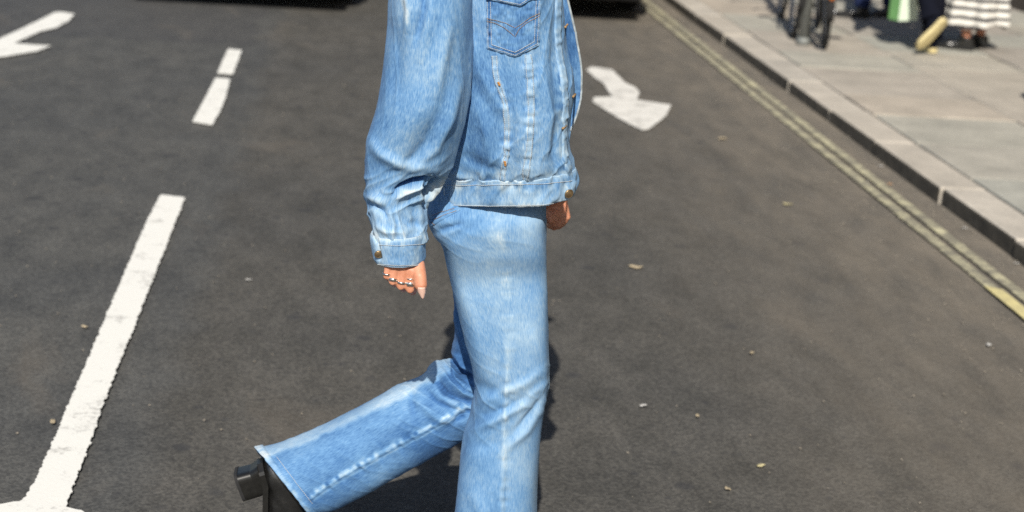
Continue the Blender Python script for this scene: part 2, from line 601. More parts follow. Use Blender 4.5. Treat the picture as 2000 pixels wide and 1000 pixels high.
def grid_normals(G, closed):
    if closed:
        du = np.roll(G, -1, 1) - np.roll(G, 1, 1)
    else:
        du = np.gradient(G, axis=1)
    dv = np.gradient(G, axis=0)
    N = np.cross(du, dv)
    N /= np.linalg.norm(N, axis=2)[..., None] + 1e-12
    if np.mean(np.sum(N * (G - G.mean(1, keepdims=True)), 2)) < 0:
        N = -N
    return N


def poly_dist(px, py, poly):
    """signed distance to a polyline (pixels of the photograph) and position 0..1 along it"""
    P = np.array(poly, float)
    L = np.concatenate([[0], np.cumsum(np.linalg.norm(np.diff(P, axis=0), axis=1))])
    best = np.full(px.shape, 1e9)
    sg = np.zeros(px.shape)
    tt = np.zeros(px.shape)
    for k in range(len(P) - 1):
        a, b = P[k], P[k + 1]
        d = b - a
        l2 = d @ d
        t = np.clip(((px - a[0]) * d[0] + (py - a[1]) * d[1]) / l2, 0, 1)
        ex, ey = px - a[0] - t * d[0], py - a[1] - t * d[1]
        r = np.hypot(ex, ey)
        m = r < best
        best = np.where(m, r, best)
        sg = np.where(m, np.sign(d[0] * ey - d[1] * ex), sg)
        tt = np.where(m, (L[k] + t * (L[k + 1] - L[k])) / L[-1], tt)
    return best * np.where(sg == 0, 1, sg), tt


def smooth2(A, k=4, closed=True):
    B = A.copy()
    for _ in range(k):
        if closed:
            B = (np.roll(B, 1, 1) + np.roll(B, -1, 1) + 2 * B) / 4
        p = np.pad(B, ((1, 1), (0, 0)), mode='edge')
        B = (p[:-2] + p[2:] + 2 * p[1:-1]) / 4
    return B


class Cloth:
    """a garment tube: a grid of points that folds and fading are worked into"""

    def __init__(s, G, closed):
        s.G, s.closed = G, closed
        s.n, s.m = G.shape[:2]
        s.fade = np.full(G.shape[:2], 0.5)
        s.relief = np.zeros(G.shape[:2])
        g = np.concatenate([G, G[:, :1]], 1) if closed else G
        du = np.linalg.norm(np.diff(g, axis=1), axis=2)
        cu = np.concatenate([np.zeros((s.n, 1)), np.cumsum(du, 1)], 1)[:, :s.m]
        dv = np.linalg.norm(np.diff(G, axis=0), axis=2)
        cv = np.concatenate([np.zeros((1, s.m)), np.cumsum(dv, 0)], 0)
        s.U = cu * 0 + cu.mean(0, keepdims=True)
        s.V = cv * 0 + cv.mean(1, keepdims=True)
        s.refresh()

    def refresh(s):
        s.N = grid_normals(s.G, s.closed)
        s.px, s.py = project(s.G)
        view = EYE - s.G
        view /= np.linalg.norm(view, axis=2)[..., None]
        s.face = np.clip(np.sum(s.N * view, 2) * 4 + 0.4, 0, 1)

    def push(s, d):
        s.G = s.G + s.N * d[..., None]
        s.relief = s.relief + d
        s.refresh()

    def fold(s, poly, w, amp, w2=None, taper=0.6):
        amp *= 1.35
        sd_, t = poly_dist(s.px, s.py, poly)
        w2 = w2 or w
        ww = np.where(sd_ > 0, w, w2)
        tp = np.clip(np.sin(np.pi * np.clip(t, 0.02, 0.98)), 0, 1) ** taper if taper else 1.0
        return amp * np.exp(-(sd_ / ww) ** 2) * tp * s.face

    def folds(s, lst):
        d = 0
        for f in lst:
            d = d + s.fold(*f)
        s.push(d)

    def crumple(s, mask, amp, su, sv_, ang, seed):
        """sharp little creases: ridged noise stretched along one direction"""
        c_, s_ = math.cos(ang), math.sin(ang)
        a, b = s.U * c_ + s.V * s_, -s.U * s_ + s.V * c_
        r = 1 - np.abs(vnoise(a * su, b * sv_, 0, seed) + 0.35 * vnoise(a * su * 2.3, b * sv_ * 2.3, 0, seed + 1))
        s.push(amp * mask * (np.clip(r, 0, 1) ** 3 - 0.35))

    def fadeline(s, poly, w, amp, dash=0.0, seed=0):
        sd_, t = poly_dist(s.px, s.py, poly)
        a = amp * np.exp(-(sd_ / w) ** 2)
        if dash:
            L = np.sum(np.linalg.norm(np.diff(np.array(poly, float), axis=0), axis=1))
            a = a * (0.5 + 1.1 * vnoise(t * L / dash, sd_ / 9.0 + 50, 0, seed))
        s.fade = s.fade + a * s.face

    def wear(s, k=8, amp=35.0):
        h = s.relief - smooth2(s.relief, k, s.closed)
        s.fade = s.fade + np.clip(h * amp, -0.35, 0.35)

    def build(s, name, mat, parent, solid=0.0018, rows=None):
        G, U, V, Fd = s.G, s.U, s.V, s.fade
        if rows is not None:
            G, U, V, Fd = (a[rows[0]:rows[1]] for a in (G, U, V, Fd))
        n, m = G.shape[:2]
        Fc = grid_faces(n, m, s.closed)
        N0 = np.cross(G[n // 2, 1] - G[n // 2, 0], G[n // 2 + 1, 0] - G[n // 2, 0])
        if N0 @ s.N[(rows[0] if rows else 0) + n // 2, 0] < 0:
            Fc = Fc[:, ::-1]
        return mesh_np(name, G.reshape(-1, 3), Fc, mat, parent, np.stack([U, V], -1).reshape(-1, 2), Fd.ravel(), solid=solid)

    def bvh(s):
        return BVHTree.FromPolygons([Vector(p) for p in s.G.reshape(-1, 3)], [tuple(map(int, f)) for f in grid_faces(s.n, s.m, s.closed)])


def px_tube(rings, n, m, e=2.2, start=0.0, end=2 * math.pi):
    """rings: (left px, right px, Y, half depth[, far shift]) -> grid, the near side at a quarter turn"""
    keys = []
    for r in rings:
        (lx, ly), (rx, ry), Y, b = r[:4]
        sh = r[4] if len(r) > 4 else (0, 0, 0)
        l, rr = at(lx, ly, Y), at(rx, ry, Y)
        keys.append(np.concatenate([(l + rr) / 2, (rr - l) / 2, [b], sh]))
    K = resample(keys, n)
    c, U, b, sh = K[:, :3], K[:, 3:6], K[:, 6], K[:, 7:10]
    ph = np.linspace(start, end, m, endpoint=False)
    ee = np.interp(np.linspace(0, 1, n), np.linspace(0, 1, len(np.atleast_1d(e))), np.atleast_1d(e))[:, None]
    sp = lambda a: np.sign(a) * np.abs(a)[None, :] ** (2 / ee)
    V = np.zeros_like(U)
    V[:, 1] = b
    V = V + sh
    return c[:, None] + U[:, None] * sp(np.cos(ph))[..., None] - V[:, None] * sp(np.sin(ph))[..., None]


def trace(bv, poly, step=3.0, lift=0.0):
    """points and normals on a garment under a line drawn in pixels of the photograph"""
    P = np.array(poly, float)
    L = np.concatenate([[0], np.cumsum(np.linalg.norm(np.diff(P, axis=0), axis=1))])
    q = np.linspace(0, L[-1], max(3, int(L[-1] / step)))
    X, Yp = np.interp(q, L, P[:, 0]), np.interp(q, L, P[:, 1])
    pts, nrm = [], []
    for x, y in zip(X, Yp):
        d = Vector(ray(x, y)).normalized()
        h = bv.ray_cast(Vector(EYE), d)
        if h[0] is None:
            continue
        n = h[1] if h[1].dot(d) < 0 else -h[1]
        pts.append(np.array(h[0]))
        nrm.append(np.array(n))
    pts, nrm = np.array(pts), np.array(nrm)
    for _ in range(2):
        if len(nrm) > 4:
            nrm[1:-1] = (nrm[:-2] + nrm[2:] + 2 * nrm[1:-1]) / 4
    return pts + nrm * lift, nrm


def ribbon(bv, poly, width, height, name, mat, parent, fade=0.75, seed=0, step=2.0):
    p, n = trace(bv, poly, step)
    T = np.gradient(p, axis=0)
    T /= np.linalg.norm(T, axis=1)[:, None]
    S = np.cross(n, T)
    S /= np.linalg.norm(S, axis=1)[:, None]
    L = np.concatenate([[0], np.cumsum(np.linalg.norm(np.diff(p, axis=0), axis=1))])
    prof = [(-0.5, -0.5), (-0.47, 0.75), (-0.25, 1.0), (0, 0.8), (0.25, 1.0), (0.47, 0.75), (0.5, -0.5)]
    rop = 1 + 0.45 * vnoise(L / 0.008, 3.3, 0, seed)
    G = np.stack([p + S * (a * width) + n * (b * height * rop)[:, None] for a, b in prof], 1)
    fd = np.stack([fade + 0.11 * vnoise(L / 0.006, k * 0.8, 0, seed + 3) for k in range(len(prof))], 1)
    uv = np.stack([np.stack([np.full_like(L, a * width), L], 1) for a, _ in prof], 1)
    return mesh_np(name, G.reshape(-1, 3), grid_faces(len(p), len(prof), False), mat, parent, uv.reshape(-1, 2), fd.ravel())


def stitches(mb, bv, poly, width=0.0009, dash=0.0034, gap=0.0005, lift=0.0010):
    p, n = trace(bv, poly, 1.2, lift)
    if len(p) < 4:
        return
    L = np.concatenate([[0], np.cumsum(np.linalg.norm(np.diff(p, axis=0), axis=1))])
    s = 0
    while s + dash < L[-1]:
        q = np.array([s, s + dash / 2, s + dash])
        c = np.stack([np.interp(q, L, p[:, k]) for k in range(3)], 1)
        nn = np.stack([np.interp(q, L, n[:, k]) for k in range(3)], 1)
        c[1] += nn[1] * 0.0005
        mb.tube(c, width / 2, 4)
        s += dash + gap


def remeshed(mb, name, mat, parent, voxel, smooth=3):
    """one continuous skin grown round overlapping shapes"""
    me = bpy.data.meshes.new(name)
    me.from_pydata(mb.v, [], mb.f)
    tmp = bpy.data.objects.new('tmp', me)
    COL.objects.link(tmp)
    r = tmp.modifiers.new('r', 'REMESH')
    r.mode = 'VOXEL'
    r.voxel_size = voxel
    r.use_smooth_shade = True
    s = tmp.modifiers.new('s', 'SMOOTH')
    s.factor = 0.5
    s.iterations = smooth
    dg = bpy.context.evaluated_depsgraph_get()
    me2 = bpy.data.meshes.new_from_object(tmp.evaluated_get(dg))
    me2.name = name
    bpy.data.objects.remove(tmp)
    me2.materials.clear()
    me2.polygons.foreach_set('use_smooth', [True] * len(me2.polygons))
    return link(name, me2, mat, parent)


# ------------------------------------------------------------------ the ground
KERB_X, KERB_W, PAVE_Z = 2.59, 0.205, 0.066
n_ = 60
gx = np.concatenate([np.linspace(-400, -12, 6), np.linspace(-8, KERB_X + 0.1, 40)])
gy = np.concatenate([np.linspace(-60, 0, 6), np.linspace(1, 30, 60), np.linspace(40, 1500, 10)])
GX, GY = np.meshgrid(gx, gy)
GZ = np.where((np.abs(GX) < 9) & (GY > 0) & (GY < 32), 0.004 * fbm(GX * 0.9, GY * 0.7, 0, 5) - 0.004, -0.004)
mesh_np('road', np.stack([GX, GY, GZ], -1).reshape(-1, 3), grid_faces(len(gy), len(gx), False), MT['asphalt'])['kind'] = 'structure'

pv = MB().add([(KERB_X + 0.03, -60, PAVE_Z - 0.03), (400, -60, PAVE_Z - 0.03), (400, 1500, PAVE_Z - 0.03), (KERB_X + 0.03, 1500, PAVE_Z - 0.03)], [(0, 1, 2, 3)]).build('pavement', MT['joint'])
pv['kind'] = 'structure'
# kerb stones, each its own block
kerb = empty('kerb', (KERB_X, 6, 0))
kerb['kind'] = 'structure'


def stone_block(name, x0, x1, y0, y1, z0, z1, mat, parent, bev, rnd):
    me_b = MB()
    dz = rnd.uniform(-0.003, 0.003)
    tl = [rnd.uniform(-0.0025, 0.0025) for _ in range(4)]
    V = [(x0, y0, z0), (x1, y0, z0), (x1, y1, z0), (x0, y1, z0), (x0, y0, z1 + dz + tl[0]), (x1, y0, z1 + dz + tl[1]), (x1, y1, z1 + dz + tl[2]), (x0, y1, z1 + dz + tl[3])]
    me_b.add(V, [(0, 3, 2, 1), (4, 5, 6, 7), (0, 1, 5, 4), (1, 2, 6, 5), (2, 3, 7, 6), (3, 0, 4, 7)])
    o = me_b.build(name, mat, parent, bevel=bev)
    return o


rk = random.Random(5)
y = -3.0
while y < 26:
    L = rk.uniform(0.78, 0.98)
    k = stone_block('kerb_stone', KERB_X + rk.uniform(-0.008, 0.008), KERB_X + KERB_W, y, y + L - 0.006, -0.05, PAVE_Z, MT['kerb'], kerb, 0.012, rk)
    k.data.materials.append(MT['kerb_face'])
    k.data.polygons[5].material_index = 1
    y += L
# paving slabs in rows, each its own stone
cols = [(KERB_X + KERB_W + 0.012, 3.585), (3.597, 4.35), (4.362, 5.03), (5.042, 5.66)]
for ci, (a, b) in enumerate(cols):
    y = -3.0 + 0.31 * ci
    while y < 19:
        L = rk.uniform(0.55, 0.95)
        stone_block('paving_slab', a, b, y, y + L - 0.011, -0.02, PAVE_Z, MT['slab'], pv, 0.006, rk)
        y += L


# ------------------------------------------------------------------ road paint
def jag(poly, step, amp, seed):
    """outline with the ragged edge of paint on coarse asphalt"""
    P = np.array(poly, float)
    out = []
    for k in range(len(P)):
        a, b = P[k], P[(k + 1) % len(P)]
        n = max(1, int(np.linalg.norm(b - a) / step))
        for i in range(n):
            q = a + (b - a) * i / n
            out.append(q + amp * np.array([fbm(q[0] / 0.012, q[1] / 0.014, 0.5, seed), fbm(q[0] / 0.012, q[1] / 0.014, 9.5, seed)]))
    return out


def marking(name, px, mat, label, seed, amp=0.006, step=0.012, group=None, pts=None):
    P = [gnd(x, y)[:2] for x, y in px] if pts is None else pts
    P = jag(P, step, amp, seed)
    bm = bmesh.new()
    vs = [bm.verts.new((p[0], p[1], 0.004)) for p in P]
    f = bm.faces.new(vs)
    if f.normal.z < 0:
        f.normal_flip()
    bmesh.ops.triangulate(bm, faces=[f])
    r = bmesh.ops.extrude_face_region(bm, geom=bm.faces[:])
    for v in [g for g in r['geom'] if isinstance(g, bmesh.types.BMVert)]:
        v.co.z = 0.0065
    bmesh.ops.recalc_face_normals(bm, faces=bm.faces[:])
    me = bpy.data.meshes.new(name)
    bm.to_mesh(me)
    bm.free()
    o = link(name, me, mat)
    tag(o, label, 'road marking', group)
    return o


marking('lane_line', [(314, 383), (362, 388), (338, 448), (300, 545), (262, 642), (215, 757), (176, 868), (152, 930), (131, 985), (128, 1012), (5, 1012), (48, 976), (66, 948), (101, 872), (135, 790), (165, 722), (205, 625), (248, 525), (290, 427)], MT['white_paint'],
        'long bright white lane line with ragged edges running down to the lower left corner', 3, 0.007, 0.004)
marking('lane_dash', [(446, 97), (472, 100), (465, 120), (455, 147), (425, 145), (434, 122)], MT['white_paint'], 'short far piece of broken white lane line, beyond a crack', 5)
marking('lane_dash', [(421, 154), (450, 156), (440, 195), (428, 222), (415, 246), (396, 243), (376, 239), (398, 198)], MT['white_paint'], 'nearer longer piece of broken white lane line, just before a crack', 6)
marking('stop_line', [(-60, 1003), (0, 992), (40, 986), (100, 992), (120, 996), (160, 1003), (190, 1062), (-60, 1062)], MT['white_paint'], 'white line crossing the road at the bottom left corner', 8, 0.008, 0.012).location.z = 0.003
marking('road_arrow', [(1146, 138), (1154, 132), (1196, 138), (1206, 148), (1222, 164), (1240, 172), (1249, 182), (1244, 197), (1311, 207), (1300, 228), (1268, 254), (1254, 256), (1220, 239), (1186, 219), (1157, 200), (1160, 192), (1196, 191), (1188, 180), (1180, 166), (1160, 152)], MT['worn_paint'],
        'worn white arrow painted on the road between the denim jacket and the kerb', 11, 0.008, 0.02)
marking('road_arrow', [(-95, 108), (-40, 90), (0, 77), (40, 59), (75, 42), (107, 26), (120, 25), (145, 29), (135, 42), (110, 56), (82, 62), (28, 86), (62, 89), (100, 91), (75, 101), (17, 111), (-30, 116), (-60, 128), (-120, 150)], MT['white_paint'],
        'bright white forked arrow painted on the road at the top left edge', 12, 0.008, 0.02)
for a, b, side in ((2.315, 2.362, 'outer'), (2.392, 2.440, 'inner')):
    P = []
    rs = random.Random(3)
    L = [(x, y) for x, y in [(a, -3.0), (a, 26), (b, 26), (b, -3.0)]]
    P = [np.array(p) for p in L]
    marking('yellow_line', None, MT['yellow_paint'], 'faded yellow line along the gutter, the %s of the pair' % ('one nearer the road' if side == 'outer' else 'one nearer the kerb'), 21 if side == 'outer' else 22, 0.006, 0.03, 'double yellow lines', pts=P)
marking('yellow_line_repaint', None, paint_mat('fresh_yellow_paint', (0.66, 0.58, 0.28), (0.35, 0.31, 0.19), 0.6, (0.42, 0.62)), 'brighter freshly repainted piece of yellow line at the right edge', 24, 0.003, 0.02, pts=[np.array(p) for p in ((2.308, 2.4), (2.362, 2.4), (2.362, 5.36), (2.308, 5.40))]).location.z = 0.0035


# ------------------------------------------------------------------ the walker in denim
def boot(name, parent, mat4, label=None, shaft=0.21, heel_h=0.055, mats=None, wide=1.0, heel=True, sole_t=0.004):
    """ankle boot: local x = toe, z = up the shaft, origin on the ground below the ankle"""
    m_up, m_sole, m_heel = mats or (MT['leather'], MT['heel'], MT['heel'])
    h = heel_h
    rows = [  # bottom/back point, top/front point, half width
        ((-0.052, shaft), (0.046, shaft), 0.046), ((-0.050, shaft * 0.8), (0.042, shaft * 0.8), 0.043), ((-0.054, h + 0.075), (0.046, h + 0.085), 0.038),
        ((-0.062, h + 0.045), (0.060, h + 0.062), 0.037), ((-0.066, h + 0.018), (0.078, h + 0.050), 0.036), ((-0.052, h + 0.002), (0.092, h + 0.040), 0.035),
        ((-0.015, h * 0.92), (0.105, h * 0.6 + 0.055), 0.034), ((0.04, h * 0.55 + 0.002), (0.122, h * 0.4 + 0.052), 0.036), ((0.085, h * 0.12 + 0.006), (0.143, 0.052), 0.041),
        ((0.12, 0.008), (0.160, 0.044), 0.040), ((0.155, 0.009), (0.178, 0.034), 0.031), ((0.178, 0.011), (0.190, 0.026), 0.018), ((0.187, 0.014), (0.1935, 0.020), 0.006)]
    keys = [[(b[0] + t[0]) / 2, 0, (b[1] + t[1]) / 2, (t[0] - b[0]) / 2, 0, (t[1] - b[1]) / 2, w_ * wide] for b, t, w_ in rows]
    K = resample(keys, 54)
    ph = np.arange(40) * 2 * math.pi / 40
    sp = lambda a: np.sign(a) * np.abs(a) ** 0.85
    G = K[:, None, :3] + K[:, None, 3:6] * sp(np.cos(ph))[None, :, None]
    G[..., 1] += K[:, None, 6] * sp(np.sin(ph))[None, :]
    cre = 0.0042 * fbm(G[..., 0] * 22, G[..., 1] * 16, G[..., 2] * 34, 4)
    G = G + grid_normals(G, True) * cre[..., None]
    A = np.array(mat4)[:3, :3]
    t0 = np.array(mat4)[:3, 3]
    W = lambda V: np.asarray(V) @ A.T + t0
    Fc = [tuple(f) for f in grid_faces(54, 40, True)]
    Fc.append(tuple(53 * 40 + k for k in range(40)))
    root = mesh_np(name, W(G.reshape(-1, 3)), Fc, m_up, parent)
    if label:
        root['label'] = label
    # sole
    xs = np.linspace(-0.066, 0.196, 40)
    bz = np.interp(xs, [-0.066, -0.02, 0.04, 0.09, 0.13, 0.2], [h, h * 0.95, h * 0.55, h * 0.10 + 0.004, 0.004, 0.009])
    wd = np.interp(xs, [-0.066, -0.05, 0, 0.05, 0.1, 0.14, 0.175, 0.196], [0.014, 0.032, 0.034, 0.036, 0.043, 0.041, 0.028, 0.006]) * wide
    V = []
    for x_, z_, w_ in zip(xs, bz, wd):
        V += [(x_, -w_, z_ - 0.004 - sole_t), (x_, w_, z_ - 0.004 - sole_t), (x_, w_ + 0.001, z_ + 0.004), (x_, -w_ - 0.001, z_ + 0.004)]
    Fs = [tuple(f) for f in grid_faces(40, 4, True)] + [(0, 1, 2, 3), tuple(39 * 4 + k for k in (3, 2, 1, 0))]
    mesh_np('sole', W(np.array(V) + (0, 0, sole_t)), Fs, m_sole, root, smooth=False)
    if heel:
        hb = []
        for z_, k in ((h - 0.004, 1.0), (h * 0.6, 0.93), (0.006, 0.95)):
            for a in np.linspace(0, 2 * math.pi, 48, endpoint=False):
                cx, cy = math.cos(a), math.sin(a)
                x_ = np.sign(cx) * abs(cx) ** 0.4 * 0.032 * k - 0.033
                hb.append((max(x_, -0.064) + (1 - k) * 0.06, np.sign(cy) * abs(cy) ** 0.4 * 0.033 * k * wide, z_))
        Fh = [tuple(f) for f in grid_faces(3, 48, True)] + [tuple(range(48)), tuple(96 + k for k in range(48))[::-1]]
        ho = mesh_np('heel', W(hb), Fh, m_heel, root, smooth=False)
        tp = []
        for z_ in (0.0062, 0.0):
            for a in np.linspace(0, 2 * math.pi, 48, endpoint=False):
                cx, cy = math.cos(a), math.sin(a)
                tp.append((np.sign(cx) * abs(cx) ** 0.4 * 0.031 - 0.031, np.sign(cy) * abs(cy) ** 0.4 * 0.0318 * wide, z_))
        mesh_np('heel_tip', W(tp), [tuple(f) for f in grid_faces(2, 48, True)] + [tuple(range(48)), tuple(48 + k for k in range(48))[::-1]], MT['rubber'], root, smooth=False)
    return root


def frame_xz(toe, up, origin):
    x = np.array(toe, float)
    x /= np.linalg.norm(x)
    z = np.array(up, float)
    z -= x * (x @ z)
    z /= np.linalg.norm(z)
    y = np.cross(z, x)
    A = np.eye(4)
    A[:3, 0], A[:3, 1], A[:3, 2], A[:3, 3] = x, y, z, origin
    return A


walker = empty('person', (0.28, 3.02, 0))
tag(walker, 'person in blue denim jacket and jeans striding across the road, seen from shoulder to shin', 'person')
YC, YN, YF = 3.02, 2.94, 3.12

# ---- jacket body
near_front = [(-215, 985), (-150, 1062), (-60, 1088), (0, 1091), (60, 1092), (110, 1096), (150, 1107), (200, 1111), (250, 1106), (300, 1104), (330, 1110), (346, 1113), (368, 1113), (393, 1112)]
far_front = [(-215, 990), (-150, 1076), (-60, 1106), (0, 1113), (60, 1124), (110, 1134), (150, 1140), (200, 1146), (250, 1146), (300, 1140), (335, 1130), (352, 1122), (375, 1117), (402, 1113)]
back = [(-232, 885), (-195, 822), (-110, 800), (0, 792), (60, 790), (110, 792), (150, 795), (200, 800), (250, 808), (300, 818), (335, 828), (352, 832), (375, 833), (402, 834)]
depth = [0.085, 0.17, 0.195, 0.200, 0.200, 0.200, 0.200, 0.198, 0.195, 0.190, 0.182, 0.172, 0.167, 0.166]
keys = []
for (ya, xa), (yb, xb), (yc, xc), b in zip(near_front, far_front, back, depth):
    l, r_, rf = at(xc, yc, YC), at(xa + 2, ya, YC - 0.075), at(xb, yb, YC + 0.125)
    zn = at(960, ya, YC - 0.93 * b)[2]
    l[2] = r_[2] = rf[2] = zn
    c = (l + r_) / 2
    keys.append(np.concatenate([c, (r_ - l) / 2, rf - c, [b]]))
NJ, MJ = 250, 400
K = resample(keys, NJ)
PH1 = 1.83 * math.pi
ph = np.linspace(0.30, PH1, MJ)
cs, sn = np.cos(ph), np.sin(ph)
ex = 2 / 2.5
sp = lambda a: np.sign(a) * np.abs(a) ** ex
wf = np.clip((ph - 1.5 * math.pi) / (0.33 * math.pi), 0, 1)
wf = (wf * wf * (3 - 2 * wf))[None, :, None]
front = (1 - wf) * K[:, None, 3:6] + wf * K[:, None, 6:9] / sp(math.cos(PH1))
U = np.where((cs > 0)[None, :, None], front, K[:, None, 3:6])
G = K[:, None, :3] + U * sp(cs)[None, :, None]
exb = np.where(cs > 0, 2 / 2.6, 2 / 3.6)         # boxier behind, where the arm rests against it
G[..., 1] -= K[:, None, 9] * (np.sign(sn) * np.abs(sn) ** exb)[None, :]
# the hem rises a little towards the front
G[..., 2] += 0.017 * (sp(cs) + 0.15)[None, :] * np.clip((np.linspace(0, 1, NJ) - 0.3) / 0.7, 0, 1)[:, None]
jk = Cloth(G, False)
nearm = (ph > 0.9) & (ph < 2.2)
rowy = jk.py[:, nearm].mean(1)
# broad drape, then the folds that show
jk.push(0.008 * fbm(jk.U * 7, jk.V * 3, 0, 21, 2) + 0.0045 * vnoise(jk.U * 26 + 1.5 * jk.V, jk.V * 6, 0, 22))
jk.folds([
    ([(918, 60), (940, 140), (972, 200), (1000, 235)], 16, 0.006, 9),
    ([(925, 190), (950, 250), (965, 330)], 12, 0.005, 16),
    ([(900, 300), (930, 322), (985, 340)], 9, -0.004, 14),
    ([(1000, 180), (1020, 240), (1010, 320)], 13, 0.005),
    ([(1060, 130), (1075, 220), (1065, 320)], 14, 0.006, 8),
    ([(1085, 30), (1082, 120), (1092, 200)], 8, -0.004, 14),
    ([(880, 330), (900, 345), (930, 350)], 6, 0.004),
    ([(1090, 240), (1082, 300), (1098, 345)], 7, -0.004),
])
# puckers above the waistband and beside the seams
t_edge = np.exp(-((jk.py - 346) / 9) ** 2)
jk.push(0.0028 * t_edge * vnoise(jk.U / 0.011, 1.0, 0, 31))
seamA = [(966, 108), (968, 140), (973, 163), (984, 192), (991, 240), (990, 300), (984, 320), (982, 352)]
seamB = [(1031, 106), (1035, 160), (1037, 210), (1033, 280), (1026, 350)]
for s_, sd_ in ((seamA, 1), (seamB, 2)):
    q, t = poly_dist(jk.px, jk.py, s_)
    jk.push(0.0022 * np.exp(-(q / 13) ** 2) * vnoise(t * 26, 0.5, 0, 40 + sd_) * jk.face)
jk.crumple(0.5 + 0.5 * np.exp(-((jk.py - 320) / 60) ** 2), 0.0032, 9, 26, 0.9, 501)
jk.crumple(np.ones_like(jk.py), 0.0020, 30, 9, -0.3, 505)
jk.wear(8, 55)
jk.fade += 0.15 * fbm(jk.U * 9, jk.V * 5, 0, 61, 3)
jk.fade += 0.17 * np.exp(-((jk.py - 344) / 12) ** 2) * (0.6 + 0.8 * vnoise(jk.U / 0.010, 2, 0, 33))
jk.fade += 0.10 * np.clip((jk.py - 180) / 160, 0, 1)
for s_ in (seamA, seamB):
    jk.fadeline(s_, 10, 0.16, 13, 5)
jk.fadeline([(1088, 100), (1096, 180), (1094, 260), (1102, 335)], 9, 0.22, 12, 8)
# darker tone on the inside facing of the far front
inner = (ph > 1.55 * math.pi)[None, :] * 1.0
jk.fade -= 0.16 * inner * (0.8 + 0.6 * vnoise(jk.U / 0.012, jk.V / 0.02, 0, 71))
cut = int(np.searchsorted(rowy, 360))
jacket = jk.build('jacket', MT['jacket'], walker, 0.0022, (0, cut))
jacket['label'] = 'oversized washed blue denim trucker jacket worn open'
bj = jk.bvh()

# waistband: a thicker band of its own
r0 = int(np.searchsorted(rowy, 350))
wb = Cloth(jk.G[r0:] + jk.N[r0:] * 0.0035, False)
wb.push(0.0022 * vnoise(wb.U / 0.017, wb.V / 0.03, 0, 81) + 0.002 * np.exp(-((wb.py - 357) / 6) ** 2) * vnoise(wb.U / 0.010, 4, 0, 82))
edge = np.exp(-(wb.V / 0.005) ** 2) + np.exp(-((wb.V - wb.V.max()) / 0.005) ** 2)
wb.push(-0.002 * edge)
wb.fade += 0.14 + 0.20 * edge + 0.16 * fbm(wb.U * 40, wb.V * 25, 0, 84) + 0.25 * np.exp(-((wb.py - 364) / 8) ** 2) * vnoise(wb.U / 0.009, 8, 0, 85)
wb.fade -= 0.42 * np.clip((870 - wb.px) / 3, 0, 1) * (wb.face > 0.1)  # the sleeve's shadow on the back of the band, painted into its tone
wbo = wb.build('waistband', MT['jacket'], jacket, 0.003)
bw = wb.bvh()

# left-hand end of the front waistband, with its bound edge
ribbon(bw, [(868, 357), (868, 381), (869, 405)], 0.006, 0.003, 'band_edge', MT['jacket'], jacket, 0.85, 5)

# seams down the front
for s_, sd_ in ((seamA, 3), (seamB, 6)):
    ribbon(bj, s_, 0.012 if sd_ == 3 else 0.015, 0.0036, 'seam', MT['jacket'], jacket, 0.72, sd_)
ribbon(bj, [(1090, 0), (1089, 60), (1092, 110), (1101, 150), (1105, 200), (1102, 250), (1103, 300), (1112, 335), (1116, 350)], 0.018, 0.003, 'placket', MT['jacket'], jacket, 0.70, 9)

# chest pocket
def patch(bv, u_pts, nu, nv, lift, name, mat, parent, fade, seed, fadefun=None):
    """a stitched-on panel: four px corner curves filled with a grid laid on the garment"""
    top, bot = (np.array(p, float) for p in u_pts)
    def along(P, t):
        L = np.concatenate([[0], np.cumsum(np.linalg.norm(np.diff(P, axis=0), axis=1))])
        return np.stack([np.interp(t * L[-1], L, P[:, k]) for k in range(2)], -1)
    t = np.linspace(0, 1, nu)
    A, B = along(top, t), along(bot, t)
    Gp = np.zeros((nv, nu, 3))
    hp = None
    for i in range(nv):
        for j in range(nu):
            x, y = A[j] + (B[j] - A[j]) * i / (nv - 1)
            d = Vector(ray(x, y)).normalized()
            h = bv.ray_cast(Vector(EYE), d)
            if h[0] is None:
                Gp[i, j] = hp
                continue
            n = h[1] if h[1].dot(d) < 0 else -h[1]
            e = min(i, nv - 1 - i, j, nu - 1 - j)
            lf = lift * (0.0 if e == 0 else 1.0)
            puck = 0.0016 * vnoise(x / 7, y / 7, 0, seed) * (1 if e < 6 else 0.6)
            hp = np.array(h[0] + n * (lf + puck * (e > 0)))
            Gp[i, j] = hp
    Cp = Cloth(Gp, False)
    ii, jj = np.mgrid[0:nv, 0:nu]
    e = np.minimum(np.minimum(ii, nv - 1 - ii), np.minimum(jj, nu - 1 - jj))
    Cp.fade = np.full((nv, nu), fade) + 0.15 * fbm(Cp.px / 22, Cp.py / 26, 0, seed) + 0.22 * np.exp(-(e / 2.0) ** 2) - 0.14 * np.exp(-((e - 5) / 2.2) ** 2) + 0.16 * np.exp(-(e / 5.0) ** 2) * vnoise(Cp.px / 5, Cp.py / 5, 0, seed + 1)
    o = mesh_np(name, Gp.reshape(-1, 3), grid_faces(nv, nu, False), mat, parent, np.stack([Cp.U, Cp.V], -1).reshape(-1, 2), Cp.fade.ravel())
    return o, Cp


